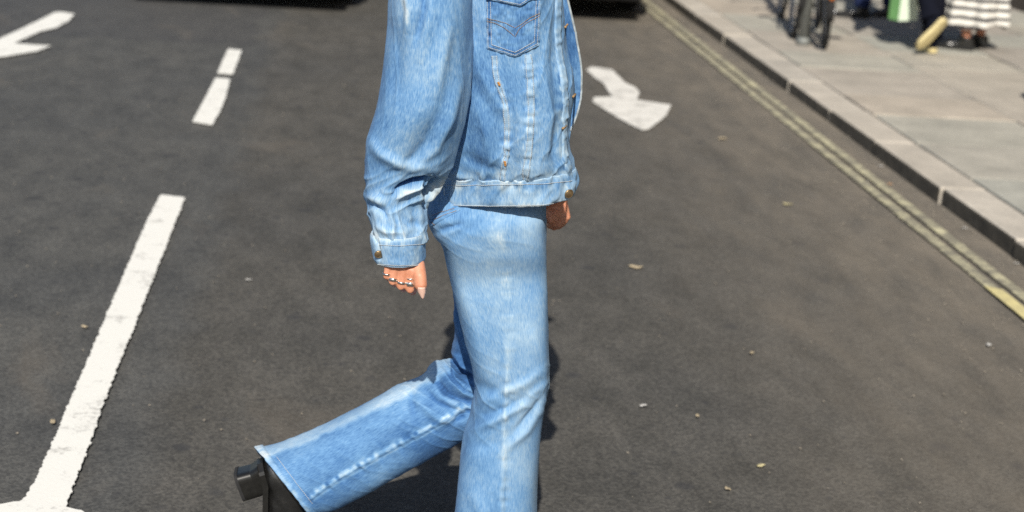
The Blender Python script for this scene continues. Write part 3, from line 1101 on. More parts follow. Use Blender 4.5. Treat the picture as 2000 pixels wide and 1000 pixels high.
pk, Cp = patch(bj, ([(948, -22), (1057, -24)], [(950, 95), (1006, 112), (1053, 89)]), 70, 84, 0.0032, 'chest_pocket', MT['jacket'], jacket, 0.43, 91)
bp = Cp.bvh()
fl, Cf = patch(bj, ([(944, -48), (1060, -52)], [(949, -2), (1016, 13), (1032, 2), (1058, -8)]), 60, 44, 0.0075, 'pocket_flap', MT['jacket'], jacket, 0.5, 95)
bf = Cf.bvh()
mb = MB()
stitches(mb, bp, [(951, 36), (970, 40), (990, 46), (1006, 55)])
stitches(mb, bp, [(951, 41), (968, 45), (985, 54), (997, 64), (1006, 72)])
stitches(mb, bp, [(1006, 55), (1020, 46), (1035, 34), (1055, 25)])
stitches(mb, bp, [(1006, 72), (1013, 58), (1026, 46), (1055, 30)])
mb.build('pocket_stitching', MT['thread_tan'], jacket)['kind'] = 'stuff'
mb = MB()
for k in (4, 10):
    stitches(mb, bp, [(948 + k, 4), (950 + k, 95 - k * 0.8), (1006, 112 - k), (1053 - k, 89 - k * 0.8), (1057 - k, 0)])
stitches(mb, bf, [(951, -5), (1016, 9), (1031, -2), (1056, -12)])
stitches(mb, bw, [(872, 362), (960, 361), (1060, 359), (1118, 353)])
stitches(mb, bw, [(872, 400), (960, 402), (1060, 400), (1118, 391)])
for dx in (-4, 4):
    stitches(mb, bj, [(p[0] + dx, p[1]) for p in seamA], lift=0.004)
    stitches(mb, bj, [(p[0] + dx * 1.3, p[1]) for p in seamB], lift=0.004)
mb.build('seam_stitching', MT['thread_pale'], jacket)['kind'] = 'stuff'
for x, y in ((976, 163), (987, 317)):
    mb = MB()
    stitches(mb, bj, [(x - 2, y - 4), (x, y), (x + 1, y + 4)], 0.004, 0.003, 0.0003, 0.0045)
    mb.build('bar_tack', MT['thread_orange'], jacket)

# pale turned edge of the far front
e0 = jk.G[:cut, -1]
E_ = MB().tube(e0[10:], 0.0026, 6)
eo = E_.build('front_edge', MT['edge'], jacket, smooth=True)
# buttons and buttonholes
for (x, y, bvx) in ((1110, 377, bw),):
    p, n = trace(bvx, [(x - 2, y), (x, y), (x + 2, y)], 1.0)
    q = Vector(n[1]).to_track_quat('Z', 'Y').to_matrix()
    mb = MB().ell(p[1] + n[1] * 0.003, (0.0085, 0.0085, 0.0035), rot=[list(r) for r in q], nu=20, nv=10)
    mb.torus(p[1] + n[1] * 0.004, 0.0075, 0.0014, n[1], 24, 6)
    mb.build('button', MT['brass'], jacket, smooth=True)
for x, y in ((1120, 186), (1105, 50), (1100, 248)):
    p, n = trace(bj, [(x - 3, y + 3), (x, y), (x + 3, y - 3)], 1.5, 0.002)
    if len(p) >= 2:
        MB().tube(p, 0.0022, 6).build('buttonhole', MT['thread_tan'], jacket, smooth=True)

# collar
cpt = at(935, -235, YC)
cg = []
for z_, a, b, dx in ((-0.01, 0.085, 0.080, 0.0), (0.03, 0.075, 0.072, -0.012), (0.055, 0.078, 0.076, -0.018), (0.045, 0.105, 0.098, -0.024), (0.0, 0.120, 0.112, -0.026)):
    an = np.linspace(0.5, 2 * math.pi - 0.5, 60)
    cg.append(np.stack([cpt[0] + dx + a * np.cos(an), YC - b * np.sin(an), np.full(60, cpt[2] + z_) - 0.02 * (np.cos(an) > 0.5)], 1))
cl = Cloth(np.array([resample(np.array(cg)[:, j], 16) for j in range(60)]).transpose(1, 0, 2), False)
cl.fade += 0.1 * fbm(cl.U * 30, cl.V * 30, 0, 5)
cl.build('collar', MT['jacket'], jacket, 0.003)

# ---- near sleeve
sr = [((812, -232), (890, -225), 2.90, 0.055), ((782, -170), (915, -160), 2.865, 0.085), ((766, -70), (921, -70), 2.82, 0.086), ((760, 0), (918, 0), 2.80, 0.084),
      ((755, 80), (917, 85), 2.795, 0.082), ((748, 150), (914, 150), 2.79, 0.082), ((735, 212), (907, 208), 2.785, 0.080), ((716, 272), (893, 268), 2.79, 0.072),
      ((711, 325), (874, 330), 2.795, 0.063), ((710, 362), (850, 372), 2.797, 0.055), ((709, 392), (830, 396), 2.795, 0.052), ((713, 415), (828, 415), 2.791, 0.051),
      ((719, 436), (825, 436), 2.788, 0.051), ((724, 452), (824, 450), 2.786, 0.050), ((726, 472), (828, 470), 2.785, 0.046)]
sv = Cloth(px_tube(sr, 260, 190, 2.15), True)
sv.push(0.007 * fbm(sv.U * 9, sv.V * 4, 0, 121, 2) + 0.004 * vnoise(sv.U * 30, sv.V * 6, 0, 122))
sv.folds([
    ([(796, -60), (800, 20), (794, 70)], 8, 0.007, 14),
    ([(826, -40), (826, 20), (812, 80)], 5, -0.006, 10),
    ([(838, -10), (832, 60), (818, 130)], 12, 0.004),
    ([(760, 30), (775, 110), (770, 190)], 12, -0.004, 18),
    ([(880, 40), (862, 120), (850, 200)], 16, 0.006, 12),
    ([(900, 150), (880, 230), (850, 290), (810, 330)], 14, 0.007, 10),
    ([(860, 210), (835, 280), (790, 330), (740, 345)], 12, -0.005, 18),
    ([(722, 270), (745, 300), (790, 325), (840, 330)], 13, 0.007, 9),
])
sv.folds([
    ([(768, 377), (784, 364), (806, 355), (828, 352), (856, 356)], 6, -0.020, 4),
    ([(770, 390), (790, 377), (812, 368), (826, 367)], 10, 0.010, 6),
    ([(716, 400), (735, 404), (752, 416), (760, 428)], 6, -0.007, 8),
    ([(714, 385), (735, 388), (757, 400)], 8, 0.006),
    ([(755, 400), (770, 440), (765, 475)], 8, 0.005, 6),
    ([(800, 395), (815, 430), (822, 450)], 7, -0.004),
    ([(780, 420), (800, 438), (828, 440)], 6, -0.005, 8),
    ([(735, 440), (755, 452), (790, 455)], 6, 0.004, 5),
])
rec = np.clip((sv.px - 826) / 8, 0, 1) * np.exp(-((sv.py - 378) / 22) ** 2) * sv.face
sv.push(-0.042 * rec)
sv.push(0.0024 * np.exp(-((sv.py - 470) / 10) ** 2) * vnoise(sv.U / 0.012, 1, 0, 130))
sv.crumple(np.exp(-((sv.py - 390) / 70) ** 2), 0.0050, 10, 32, 0.45, 511)
sv.crumple(0.4 + np.exp(-((sv.py - 440) / 40) ** 2), 0.0030, 34, 9, 0.25, 515)
sv.wear(8, 45)
sv.fade += 0.16 * fbm(sv.U * 10, sv.V * 4, 0, 131, 3) + 0.12 * np.clip((sv.py - 250) / 200, 0, 1)
sv.fade += 0.15 * np.exp(-((sv.py - 462) / 16) ** 2) * (0.7 + vnoise(sv.U / 0.010, 1, 0, 132))
sv.fadeline([(785, -10), (792, 20), (796, 42)], 5, 0.3)  # highlight along the upper fold, painted into the sleeve's tone
sv.fadeline([(720, 275), (770, 305), (830, 330)], 20, 0.10)
sv.fadeline([(775, 390), (800, 380), (825, 374)], 10, 0.12)
sleeve = sv.build('sleeve', MT['jacket'], jacket, 0.002)
cr = [((723, 454), (831, 450), 2.785, 0.052), ((722, 468), (831, 465), 2.785, 0.052), ((726, 492), (831, 490), 2.785, 0.049), ((729, 509), (831, 508), 2.785, 0.048)]
cf = Cloth(px_tube(cr, 60, 170, 2.2), True)
ed = np.exp(-(cf.V / 0.004) ** 2) + np.exp(-((cf.V - cf.V.max()) / 0.004) ** 2)
cf.push(0.0018 * fbm(cf.U * 50, cf.V * 40, 0, 140) - 0.002 * ed)
cf.folds([([(733, 462), (738, 485), (742, 505)], 3, -0.006, 3, 0.0)])
cf.fade += 0.16 + 0.18 * ed + 0.15 * fbm(cf.U * 45, cf.V * 30, 0, 141) + 0.2 * np.exp(-((cf.py - 478) / 7) ** 2) * vnoise(cf.U / 0.009, 2, 0, 142)
cuff = cf.build('cuff', MT['jacket'], jacket, 0.0035)
bc = cf.bvh()
p, n = trace(bc, [(738, 494), (740, 495), (742, 496)], 1.0)
q = Vector(n[1]).to_track_quat('Z', 'Y').to_matrix()
MB().ell(p[1] + n[1] * 0.003, (0.0075, 0.0075, 0.0032), rot=[list(r) for r in q], nu=20, nv=10).torus(p[1] + n[1] * 0.004, 0.0065, 0.0013, n[1], 24, 6).build('cuff_button', MT['brass'], jacket, smooth=True)
mb = MB()
stitches(mb, bc, [(740, 478), (780, 480), (829, 476)])
stitches(mb, bc, [(738, 516), (780, 518), (829, 517)])
mb.build('cuff_stitching', MT['thread_pale'], jacket)['kind'] = 'stuff'

# ---- far sleeve, swung forward
fr = [((870, -228), (950, -232), 3.15, 0.055), ((860, -160), (985, -170), 3.19, 0.08), ((880, -40), (1020, -55), 3.235, 0.08), ((905, 90), (1040, 70), 3.25, 0.078),
      ((930, 190), (1058, 170), 3.25, 0.074), ((965, 270), (1075, 235), 3.24, 0.066), ((1000, 330), (1090, 300), 3.28, 0.056), ((1028, 372), (1102, 350), 3.30, 0.048)]
fs = Cloth(px_tube(fr, 120, 100, 2.15), True)
fs.push(0.007 * fbm(fs.U * 10, fs.V * 9, 0, 151, 3))
fs.fade += 0.15 * fbm(fs.U * 10, fs.V * 5, 0, 152)
fs.build('sleeve', MT['jacket'], jacket, 0.002)
fc = Cloth(px_tube([((1026, 362), (1102, 338), 3.30, 0.050), ((1044, 396), (1108, 378), 3.30, 0.046)], 24, 90), True)
fc.fade += 0.15
fc.build('cuff', MT['jacket'], jacket, 0.003)

# ---- jeans
jeans_root = None
lr = [((852, 300), (1056, 300), 2.98, 0.105), ((838, 370), (1060, 365), 2.962, 0.108), ((834, 408), (1060, 408), 2.945, 0.116), ((842, 440), (1061, 438), 2.942, 0.112), ((860, 464), (1062, 470), 2.940, 0.104),
      ((877, 520), (1064, 520), 2.95, 0.094), ((889, 572), (1067, 570), 2.945, 0.091), ((906, 650), (1070, 650), YN, 0.086), ((923, 715), (1071, 715), YN, 0.080), ((929, 760), (1071, 752), YN, 0.078),
      ((921, 808), (1062, 800), YN, 0.076), ((907, 850), (1056, 850), YN, 0.077), ((897, 920), (1051, 920), YN, 0.079), ((890, 1000), (1047, 1000), YN, 0.082), ((882, 1090), (1046, 1090), YN, 0.085), ((877, 1196), (1048, 1190), YN, 0.088)]
nl = Cloth(px_tube(lr, 380, 190, (4.6, 4.4, 3.6, 2.8, 2.4, 2.3, 2.3)), True)
nl.push(0.004 * fbm(nl.U * 8, nl.V * 4, 0, 161, 2) + 0.002 * vnoise(nl.U * 24, nl.V * 9, 0, 162))
nl.folds([
    ([(925, 745), (955, 765), (1000, 775)], 10, -0.0043, 14),
    ([(930, 790), (975, 770), (1030, 745), (1068, 715)], 12, 0.0043, 8),
    ([(915, 845), (965, 822), (1020, 790), (1068, 745)], 10, 0.0050, 7),
    ([(930, 815), (985, 800), (1060, 765)], 8, -0.0036),
    ([(985, 880), (1030, 840), (1060, 790)], 9, 0.0043, 7),
    ([(1000, 850), (1035, 810), (1062, 772)], 6, -0.0043),
    ([(910, 870), (950, 870), (985, 860)], 14, -0.0029),
    ([(870, 480), (900, 452), (950, 430)], 10, -0.0029, 14),
    ([(850, 455), (880, 445), (905, 435)], 6, -0.0058, 8),
    ([(900, 560), (930, 640), (940, 720)], 14, 0.0029),
    ([(1035, 640), (1050, 680), (1066, 720)], 12, 0.0029),
    ([(920, 950), (940, 1000), (945, 1080)], 14, 0.0036),
])
oseam = [(958, 405), (975, 440), (985, 500), (993, 580), (996, 660), (993, 740), (990, 820), (987, 900), (984, 1000), (982, 1100)]
q, t = poly_dist(nl.px, nl.py, oseam)
nl.push((0.0034 * np.exp(-((q - 4) / 4.5) ** 2) + 0.0012 * np.exp(-(q / 12) ** 2) * vnoise(t * 70, 0, 0, 164)) * nl.face)
nl.crumple(0.3 + np.exp(-((nl.py - 790) / 70) ** 2) + 0.7 * np.exp(-((nl.py - 450) / 40) ** 2), 0.0016, 10, 30, -0.5, 521)
nl.wear(8, 45)
nl.fade += 0.18 * fbm(nl.U * 9, nl.V * 6, 0, 165, 4)
nl.fadeline(oseam, 9, 0.12, 15, 9)
nl.fadeline([(p_[0] - 14, p_[1]) for p_ in oseam], 7, -0.05, 15, 10)
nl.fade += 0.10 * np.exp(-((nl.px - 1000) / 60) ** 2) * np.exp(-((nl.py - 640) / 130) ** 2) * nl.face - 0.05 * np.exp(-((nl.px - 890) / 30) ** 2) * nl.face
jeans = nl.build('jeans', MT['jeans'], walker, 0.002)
jeans['label'] = 'faded light blue wide straight jeans'
bl_ = nl.bvh()
mb = MB()
stitches(mb, bl_, [(846, 421), (866, 414), (888, 408)], lift=0.002)
stitches(mb, bl_, [(850, 429), (870, 420), (893, 412)], lift=0.002)
stitches(mb, bl_, [(838, 418), (842, 432), (852, 440)], lift=0.002)
mb.build('back_pocket_stitching', MT['thread_tan'], jeans)['kind'] = 'stuff'
ribbon(bl_, [(842, 436), (862, 424), (884, 412), (896, 406)], 0.013, 0.002, 'back_pocket_edge', MT['jeans'], jeans, 0.42, 17)

fl_r = [((852, 300), (1050, 300), 3.055, 0.115), ((838, 370), (1050, 365), 3.07, 0.115), ((838, 408), (1048, 408), 3.08, 0.11), ((856, 450), (1046, 450), 3.10, 0.10), ((872, 500), (1044, 500), YF, 0.092), ((882, 556), (1038, 560), YF, 0.088), ((887, 610), (1033, 628), YF, 0.084),
        ((889, 648), (1030, 694), YF, 0.081), ((884, 686), (1022, 756), YF, 0.079), ((884, 704), (1003, 806), YF, 0.078), ((872, 709), (976, 834), YF, 0.078), ((850, 713), (944, 842), YF, 0.078),
        ((822, 738), (912, 850), YF, 0.077), ((788, 752), (880, 866), YF, 0.077), ((690, 806), (786, 918), YF, 0.079), ((604, 850), (696, 962), YF, 0.082, (-0.012, 0, 0)), ((540, 878), (630, 988), YF, 0.082, (-0.022, 0, 0)), ((508, 888), (594, 995), YF, 0.081, (-0.034, 0, 0))]
flg = Cloth(px_tube(fl_r, 400, 190, 2.25), True)
flg.push(0.004 * fbm(flg.U * 8, flg.V * 5, 0, 171, 2) + 0.002 * vnoise(flg.U * 24, flg.V * 9, 0, 172))
flg.folds([
    ([(884, 700), (898, 728), (925, 742)], 5, -0.011, 7),
    ([(886, 690), (905, 715), (930, 728)], 7, 0.007, 6),
    ([(880, 712), (890, 740), (912, 760), (932, 762)], 7, 0.008, 5),
    ([(852, 728), (853, 746), (868, 768), (900, 786), (930, 790)], 5, -0.010, 9),
    ([(862, 722), (880, 748), (905, 768), (930, 776)], 7, 0.008, 5),
    ([(825, 755), (850, 785), (885, 800), (925, 806)], 10, -0.006, 7),
    ([(800, 760), (803, 790), (810, 815)], 7, -0.006, 10),
    ([(880, 828), (900, 815), (925, 800)], 6, -0.006),
    ([(820, 790), (850, 815), (890, 826)], 8, 0.005),
    ([(700, 830), (760, 830), (800, 800)], 14, 0.003),
    ([(888, 600), (905, 660), (925, 700)], 8, 0.006, 5),
])
iseam = [(905, 800), (870, 822), (815, 852), (765, 878), (700, 915), (650, 944), (612, 972)]
q, t = poly_dist(flg.px, flg.py, iseam)
flg.push((0.0030 * np.exp(-((q - 3) / 4) ** 2) + 0.0030 * np.exp(-((q + 4) / 8) ** 2) * vnoise(t * 38, 0.3, 0, 174)) * flg.face)
flg.crumple(0.35 + 1.2 * np.exp(-(((flg.px - 870) ** 2 + (flg.py - 760) ** 2) / 75 ** 2)), 0.0034, 9, 34, 0.4, 531)
flg.wear(8, 50)
flg.fade += -0.22 + 0.16 * fbm(flg.U * 9, flg.V * 6, 0, 175, 4)
flg.fadeline([(p_[0] - 3, p_[1] - 5) for p_ in iseam], 6, 0.34, 8, 9)
flg.fadeline([(p_[0] + 2, p_[1] + 4) for p_ in iseam], 2.2, 0.26)
hem = np.exp(-((flg.V - flg.V.max() + 0.006) / 0.009) ** 2)
flg.fade += 0.25 * hem + 0.15 * hem * vnoise(flg.U / 0.012, 1, 0, 178)
flg.push(0.0034 * np.clip((flg.V - flg.V.max() + 0.017) / 0.002, 0, 1) * (1 + 0.35 * vnoise(flg.U / 0.012, 3, 0, 179)))
# paler stripe along the upper edge of the raised shin
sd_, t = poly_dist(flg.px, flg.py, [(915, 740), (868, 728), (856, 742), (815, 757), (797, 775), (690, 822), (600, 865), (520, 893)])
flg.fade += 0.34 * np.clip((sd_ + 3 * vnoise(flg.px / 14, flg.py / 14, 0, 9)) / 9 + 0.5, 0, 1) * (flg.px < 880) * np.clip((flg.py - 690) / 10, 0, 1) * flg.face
fleg = flg.build('trouser_leg', MT['jeans'], jeans, 0.002)
bl2 = flg.bvh()
mb = MB()
stitches(mb, bl2, [(541, 893), (565, 925), (590, 957), (612, 985)], lift=0.0015)
mb.build('hem_stitching', MT['thread_pale'], jeans)['kind'] = 'stuff'

# ---- boots
hx = at(517, 928, YF)
toe = np.array([0.36, -0.02, -0.93])
upv = np.array([0.93, 0, 0.36])
A = frame_xz(toe, upv, (0, 0, 0))
loc = np.array([-0.033, 0, 0.055])
A[:3, 3] = hx - A[:3, :3] @ loc
boot('boot', walker, A, 'black heeled leather ankle boot lifted off the road', shaft=0.20, heel_h=0.055)
fx = at(962, 1190, YN)
boot('boot', walker, frame_xz((1, 0.03, 0), (0, 0, 1), (fx[0] + 0.005, YN, 0.001)), shaft=0.20, heel_h=0.055)

# ---- shirt under the jacket
sh = MB()
bodyc = [(at(925, -215, YC), 0.075, 0.10), (at(930, -150, YC), 0.10, 0.16), (at(940, 0, YC), 0.115, 0.155), (at(945, 150, YC), 0.105, 0.14), (at(948, 300, YC), 0.10, 0.145), (at(950, 365, YC), 0.10, 0.15)]
K = resample([np.concatenate([p, [a, b]]) for p, a, b in bodyc], 60)
an = np.arange(60) * 2 * math.pi / 60
Gs = np.stack([K[:, None, 0] + K[:, None, 3] * np.cos(an), K[:, None, 1] + K[:, None, 4] * np.sin(an), K[:, None, 2] + 0 * an], -1)
Gs = Gs + grid_normals(Gs, True) * (0.004 * fbm(Gs[..., 0] * 20, Gs[..., 1] * 20, Gs[..., 2] * 9, 6))[..., None]
mesh_np('shirt', Gs.reshape(-1, 3), grid_faces(60, 60, True), MT['shirt'], walker)


# ---- body: head, neck, trunk, arms and hands in one skin
def head_shapes(mb, c, fwd=1.0, sc=1.0):
    """head with its face towards +x*fwd"""
    c = np.array(c)
    q = lambda x, y, z: c + np.array([x * fwd, y, z]) * sc
    mb.ell(q(-0.012, 0, 0.03), (0.098 * sc, 0.076 * sc, 0.090 * sc), nu=28, nv=20)
    mb.ell(q(0.018, 0, -0.035), (0.070 * sc, 0.060 * sc, 0.082 * sc), nu=28, nv=20)
    mb.ell(q(0.062, 0, -0.092), (0.024 * sc, 0.026 * sc, 0.022 * sc))
    mb.chain([q(0.084, 0, 0.012), q(0.098, 0, -0.012), q(0.107, 0, -0.030)], [0.008 * sc, 0.010 * sc, 0.013 * sc])
    for s in (-1, 1):
        mb.ell(q(0.093, 0.012 * s, -0.034), (0.011 * sc, 0.009 * sc, 0.008 * sc))
        mb.ell(q(0.068, 0.030 * s, -0.012), (0.020 * sc, 0.022 * sc, 0.018 * sc))
        mb.chain([q(0.080, 0.014 * s, 0.022), q(0.074, 0.045 * s, 0.022)], [0.008 * sc, 0.006 * sc])
        mb.ell(q(-0.008, 0.077 * s, -0.008), (0.018 * sc, 0.008 * sc, 0.030 * sc))
    for dz in (-0.054, -0.064):
        mb.chain([q(0.076, -0.022, dz), q(0.086, 0, dz), q(0.076, 0.022, dz)], [0.005 * sc, 0.008 * sc, 0.005 * sc])
    mb.chain([q(-0.025, 0, -0.05), q(-0.035, 0, -0.12), q(-0.045, 0, -0.19)], [0.056 * sc, 0.054 * sc, 0.062 * sc], 20)
    return q


bd = MB()
hc = at(930, -235, YC) + np.array([0.080, 0, 0.160])
hq = head_shapes(bd, hc, 1.0, 0.97)
bd.chain([at(930, -225, YC), at(930, -60, YC), at(942, 150, YC), at(948, 330, YC), at(950, 400, YC)], [0.06, 0.10, 0.095, 0.09, 0.10], 24)
bd.chain([at(925, -150, 2.92), at(925, -160, 3.12)], [0.042, 0.042], 18)
# near arm and fist
bd.chain([at(895, -130, 2.89), at(845, 100, 2.805), at(790, 310, 2.805)], [0.042, 0.038, 0.030], 18)
bd.chain([at(790, 310, 2.805), at(775, 420, 2.805), at(780, 500, 2.80)], [0.029, 0.026, 0.022], 18)
P3 = lambda x, y, Y: at(x, y, Y)
bd.chain([P3(782, 480, 2.795), P3(784, 500, 2.792), P3(784, 516, 2.790)], [0.022, 0.024, 0.022], 18)
bd.ell(P3(792, 520, 2.79), (0.026, 0.016, 0.020))
ring_spots = []
for (mx, my), (qx, qy), rr in (((803, 530), (801, 565), 0.0082), ((788, 526), (783, 559), 0.0080), ((772, 522), (767, 550), 0.0076), ((758, 518), (755, 539), 0.0068)):
    m_, p_ = P3(mx, my, 2.755), P3(qx, qy, 2.755)
    d_, t_ = P3(qx + 5, qy + 5, 2.777), P3(qx + 11, qy - 10, 2.790)
    w_ = P3((mx + 785) / 2, my - 28, 2.785)
    bd.chain([w_, m_, (m_ * 0.45 + p_ * 0.55), p_, d_, t_], [rr * 1.2, rr * 1.14, rr * 0.90, rr * 0.98, rr * 0.9, rr * 0.75], 16)
    ring_spots.append((m_, p_, rr))
th = [P3(806, 492, 2.790), P3(816, 520, 2.764), P3(820, 541, 2.748), P3(822, 558, 2.744), P3(824, 570, 2.746)]
bd.chain(th, [0.014, 0.0132, 0.0122, 0.0115, 0.0070], 16)
# far arm and hand
bd.chain([at(915, -140, 3.16), at(975, 60, 3.24), at(1020, 240, 3.24)], [0.050, 0.043, 0.037], 18)
bd.chain([at(1020, 240, 3.24), at(1058, 330, 3.22), at(1080, 388, 3.300)], [0.036, 0.032, 0.025], 18)
bd.chain([at(1080, 385, 3.300), at(1084, 400, 3.300), at(1088, 412, 3.295)], [0.026, 0.028, 0.024], 18)
for k, (x0, y0, x1, y1, x2, y2) in enumerate(((1102, 405, 1106, 424, 1098, 436), (1096, 412, 1100, 432, 1091, 441), (1088, 415, 1091, 437, 1082, 443), (1079, 416, 1081, 436, 1074, 440))):
    bd.chain([at(1086, 402, 3.295), at(x0, y0, 3.285 - 0.004 * k), at(x1, y1, 3.280), at(x2, y2, 3.290)], [0.012, 0.0105, 0.0098, 0.0082], 14)
bd.chain([at(1072, 395, 3.290), at(1068, 415, 3.275), at(1074, 430, 3.270)], [0.013, 0.0115, 0.009], 14)
# hips and legs inside the jeans
for pts, rad in (([at(955, 400, 2.965), at(975, 560, 2.945), at(1000, 730, YN), at(985, 850, YN), at(968, 1090, YN)], [0.085, 0.07, 0.052, 0.05, 0.036]),
                 ([at(950, 400, 3.075), at(960, 560, YF), at(965, 760, YF)], [0.085, 0.07, 0.052]), ([at(965, 765, YF), at(870, 800, YF), at(740, 860, YF), at(590, 930, YF)], [0.05, 0.052, 0.045, 0.035])):
    bd.chain(pts, rad, 18)
body = remeshed(bd, 'body', MT['skin'], walker, 0.0025, 1)
# thumb nail and rings
tn = np.array(th)
nb = MB()
nrm = np.array([-0.05, -1.0, 0.1])
ax_t = (tn[4] - tn[2]) / np.linalg.norm(tn[4] - tn[2])
rows_ = []
for k in np.linspace(0, 1, 8):
    c_ = tn[3] * (1 - k) + (tn[4] + ax_t * 0.011) * k + np.array([0, -0.0108 + 0.005 * k, 0])
    wd_ = 0.0068 * (1 - 0.75 * max(0, k - 0.45) / 0.55)
    rows_.append([c_ + np.array([math.cos(R(5)) * s_ * wd_, 0.004 * s_ * s_, 0]) for s_ in np.linspace(-1, 1, 7)])
mesh_np('thumb_nail', np.array(rows_).reshape(-1, 3), grid_faces(8, 7, False), MT['nail'], walker, solid=0.001)
for (m_, p_, rr), fr_, wd_ in ((ring_spots[0], 0.66, 0.0040), (ring_spots[0], 0.36, 0.0012), (ring_spots[1], 0.74, 0.0022), (ring_spots[2], 0.80, 0.0030), (ring_spots[3], 0.78, 0.0016)):
    ax_ = (p_ - m_) / np.linalg.norm(p_ - m_)
    MB().torus(m_ * (1 - fr_) + p_ * fr_, rr * 1.02, 0.0014, ax_, 30, 8, sq=wd_ / 0.0014).build('finger_ring', MT['silver'], walker, smooth=True)
# eyes and hair (above the frame, but they belong to the figure and its shadow)
for s_ in (-1, 1):
    MB().ell(hq(0.079, 0.031 * s_, 0.0), (0.011, 0.011, 0.011)).build('eye', MT['frame_white'], walker, smooth=True)
hb = MB()
hb.ell(hq(-0.024, 0, 0.042), (0.098, 0.083, 0.092), nu=36, nv=24)
rr_ = random.Random(3)
for k in range(70):
    a_ = rr_.uniform(0.95, 2 * math.pi - 0.95)
    top_ = hq(-0.02 + 0.07 * math.cos(a_), 0.068 * math.sin(a_), 0.075)
    mid_ = hq(-0.03 + 0.097 * math.cos(a_), 0.086 * math.sin(a_), -0.01)
    low_ = hq(-0.045 + 0.10 * math.cos(a_) + rr_.uniform(-0.01, 0.01), 0.092 * math.sin(a_), -0.14 + rr_.uniform(-0.04, 0.03))
    hb.chain([top_, mid_, (mid_ + low_) / 2 + np.array([rr_.uniform(-0.008, 0.008), 0, 0]), low_], [0.012, 0.012, 0.011, 0.004], 8)
hair = hb.build('hair', MT['hair'], walker, smooth=True)


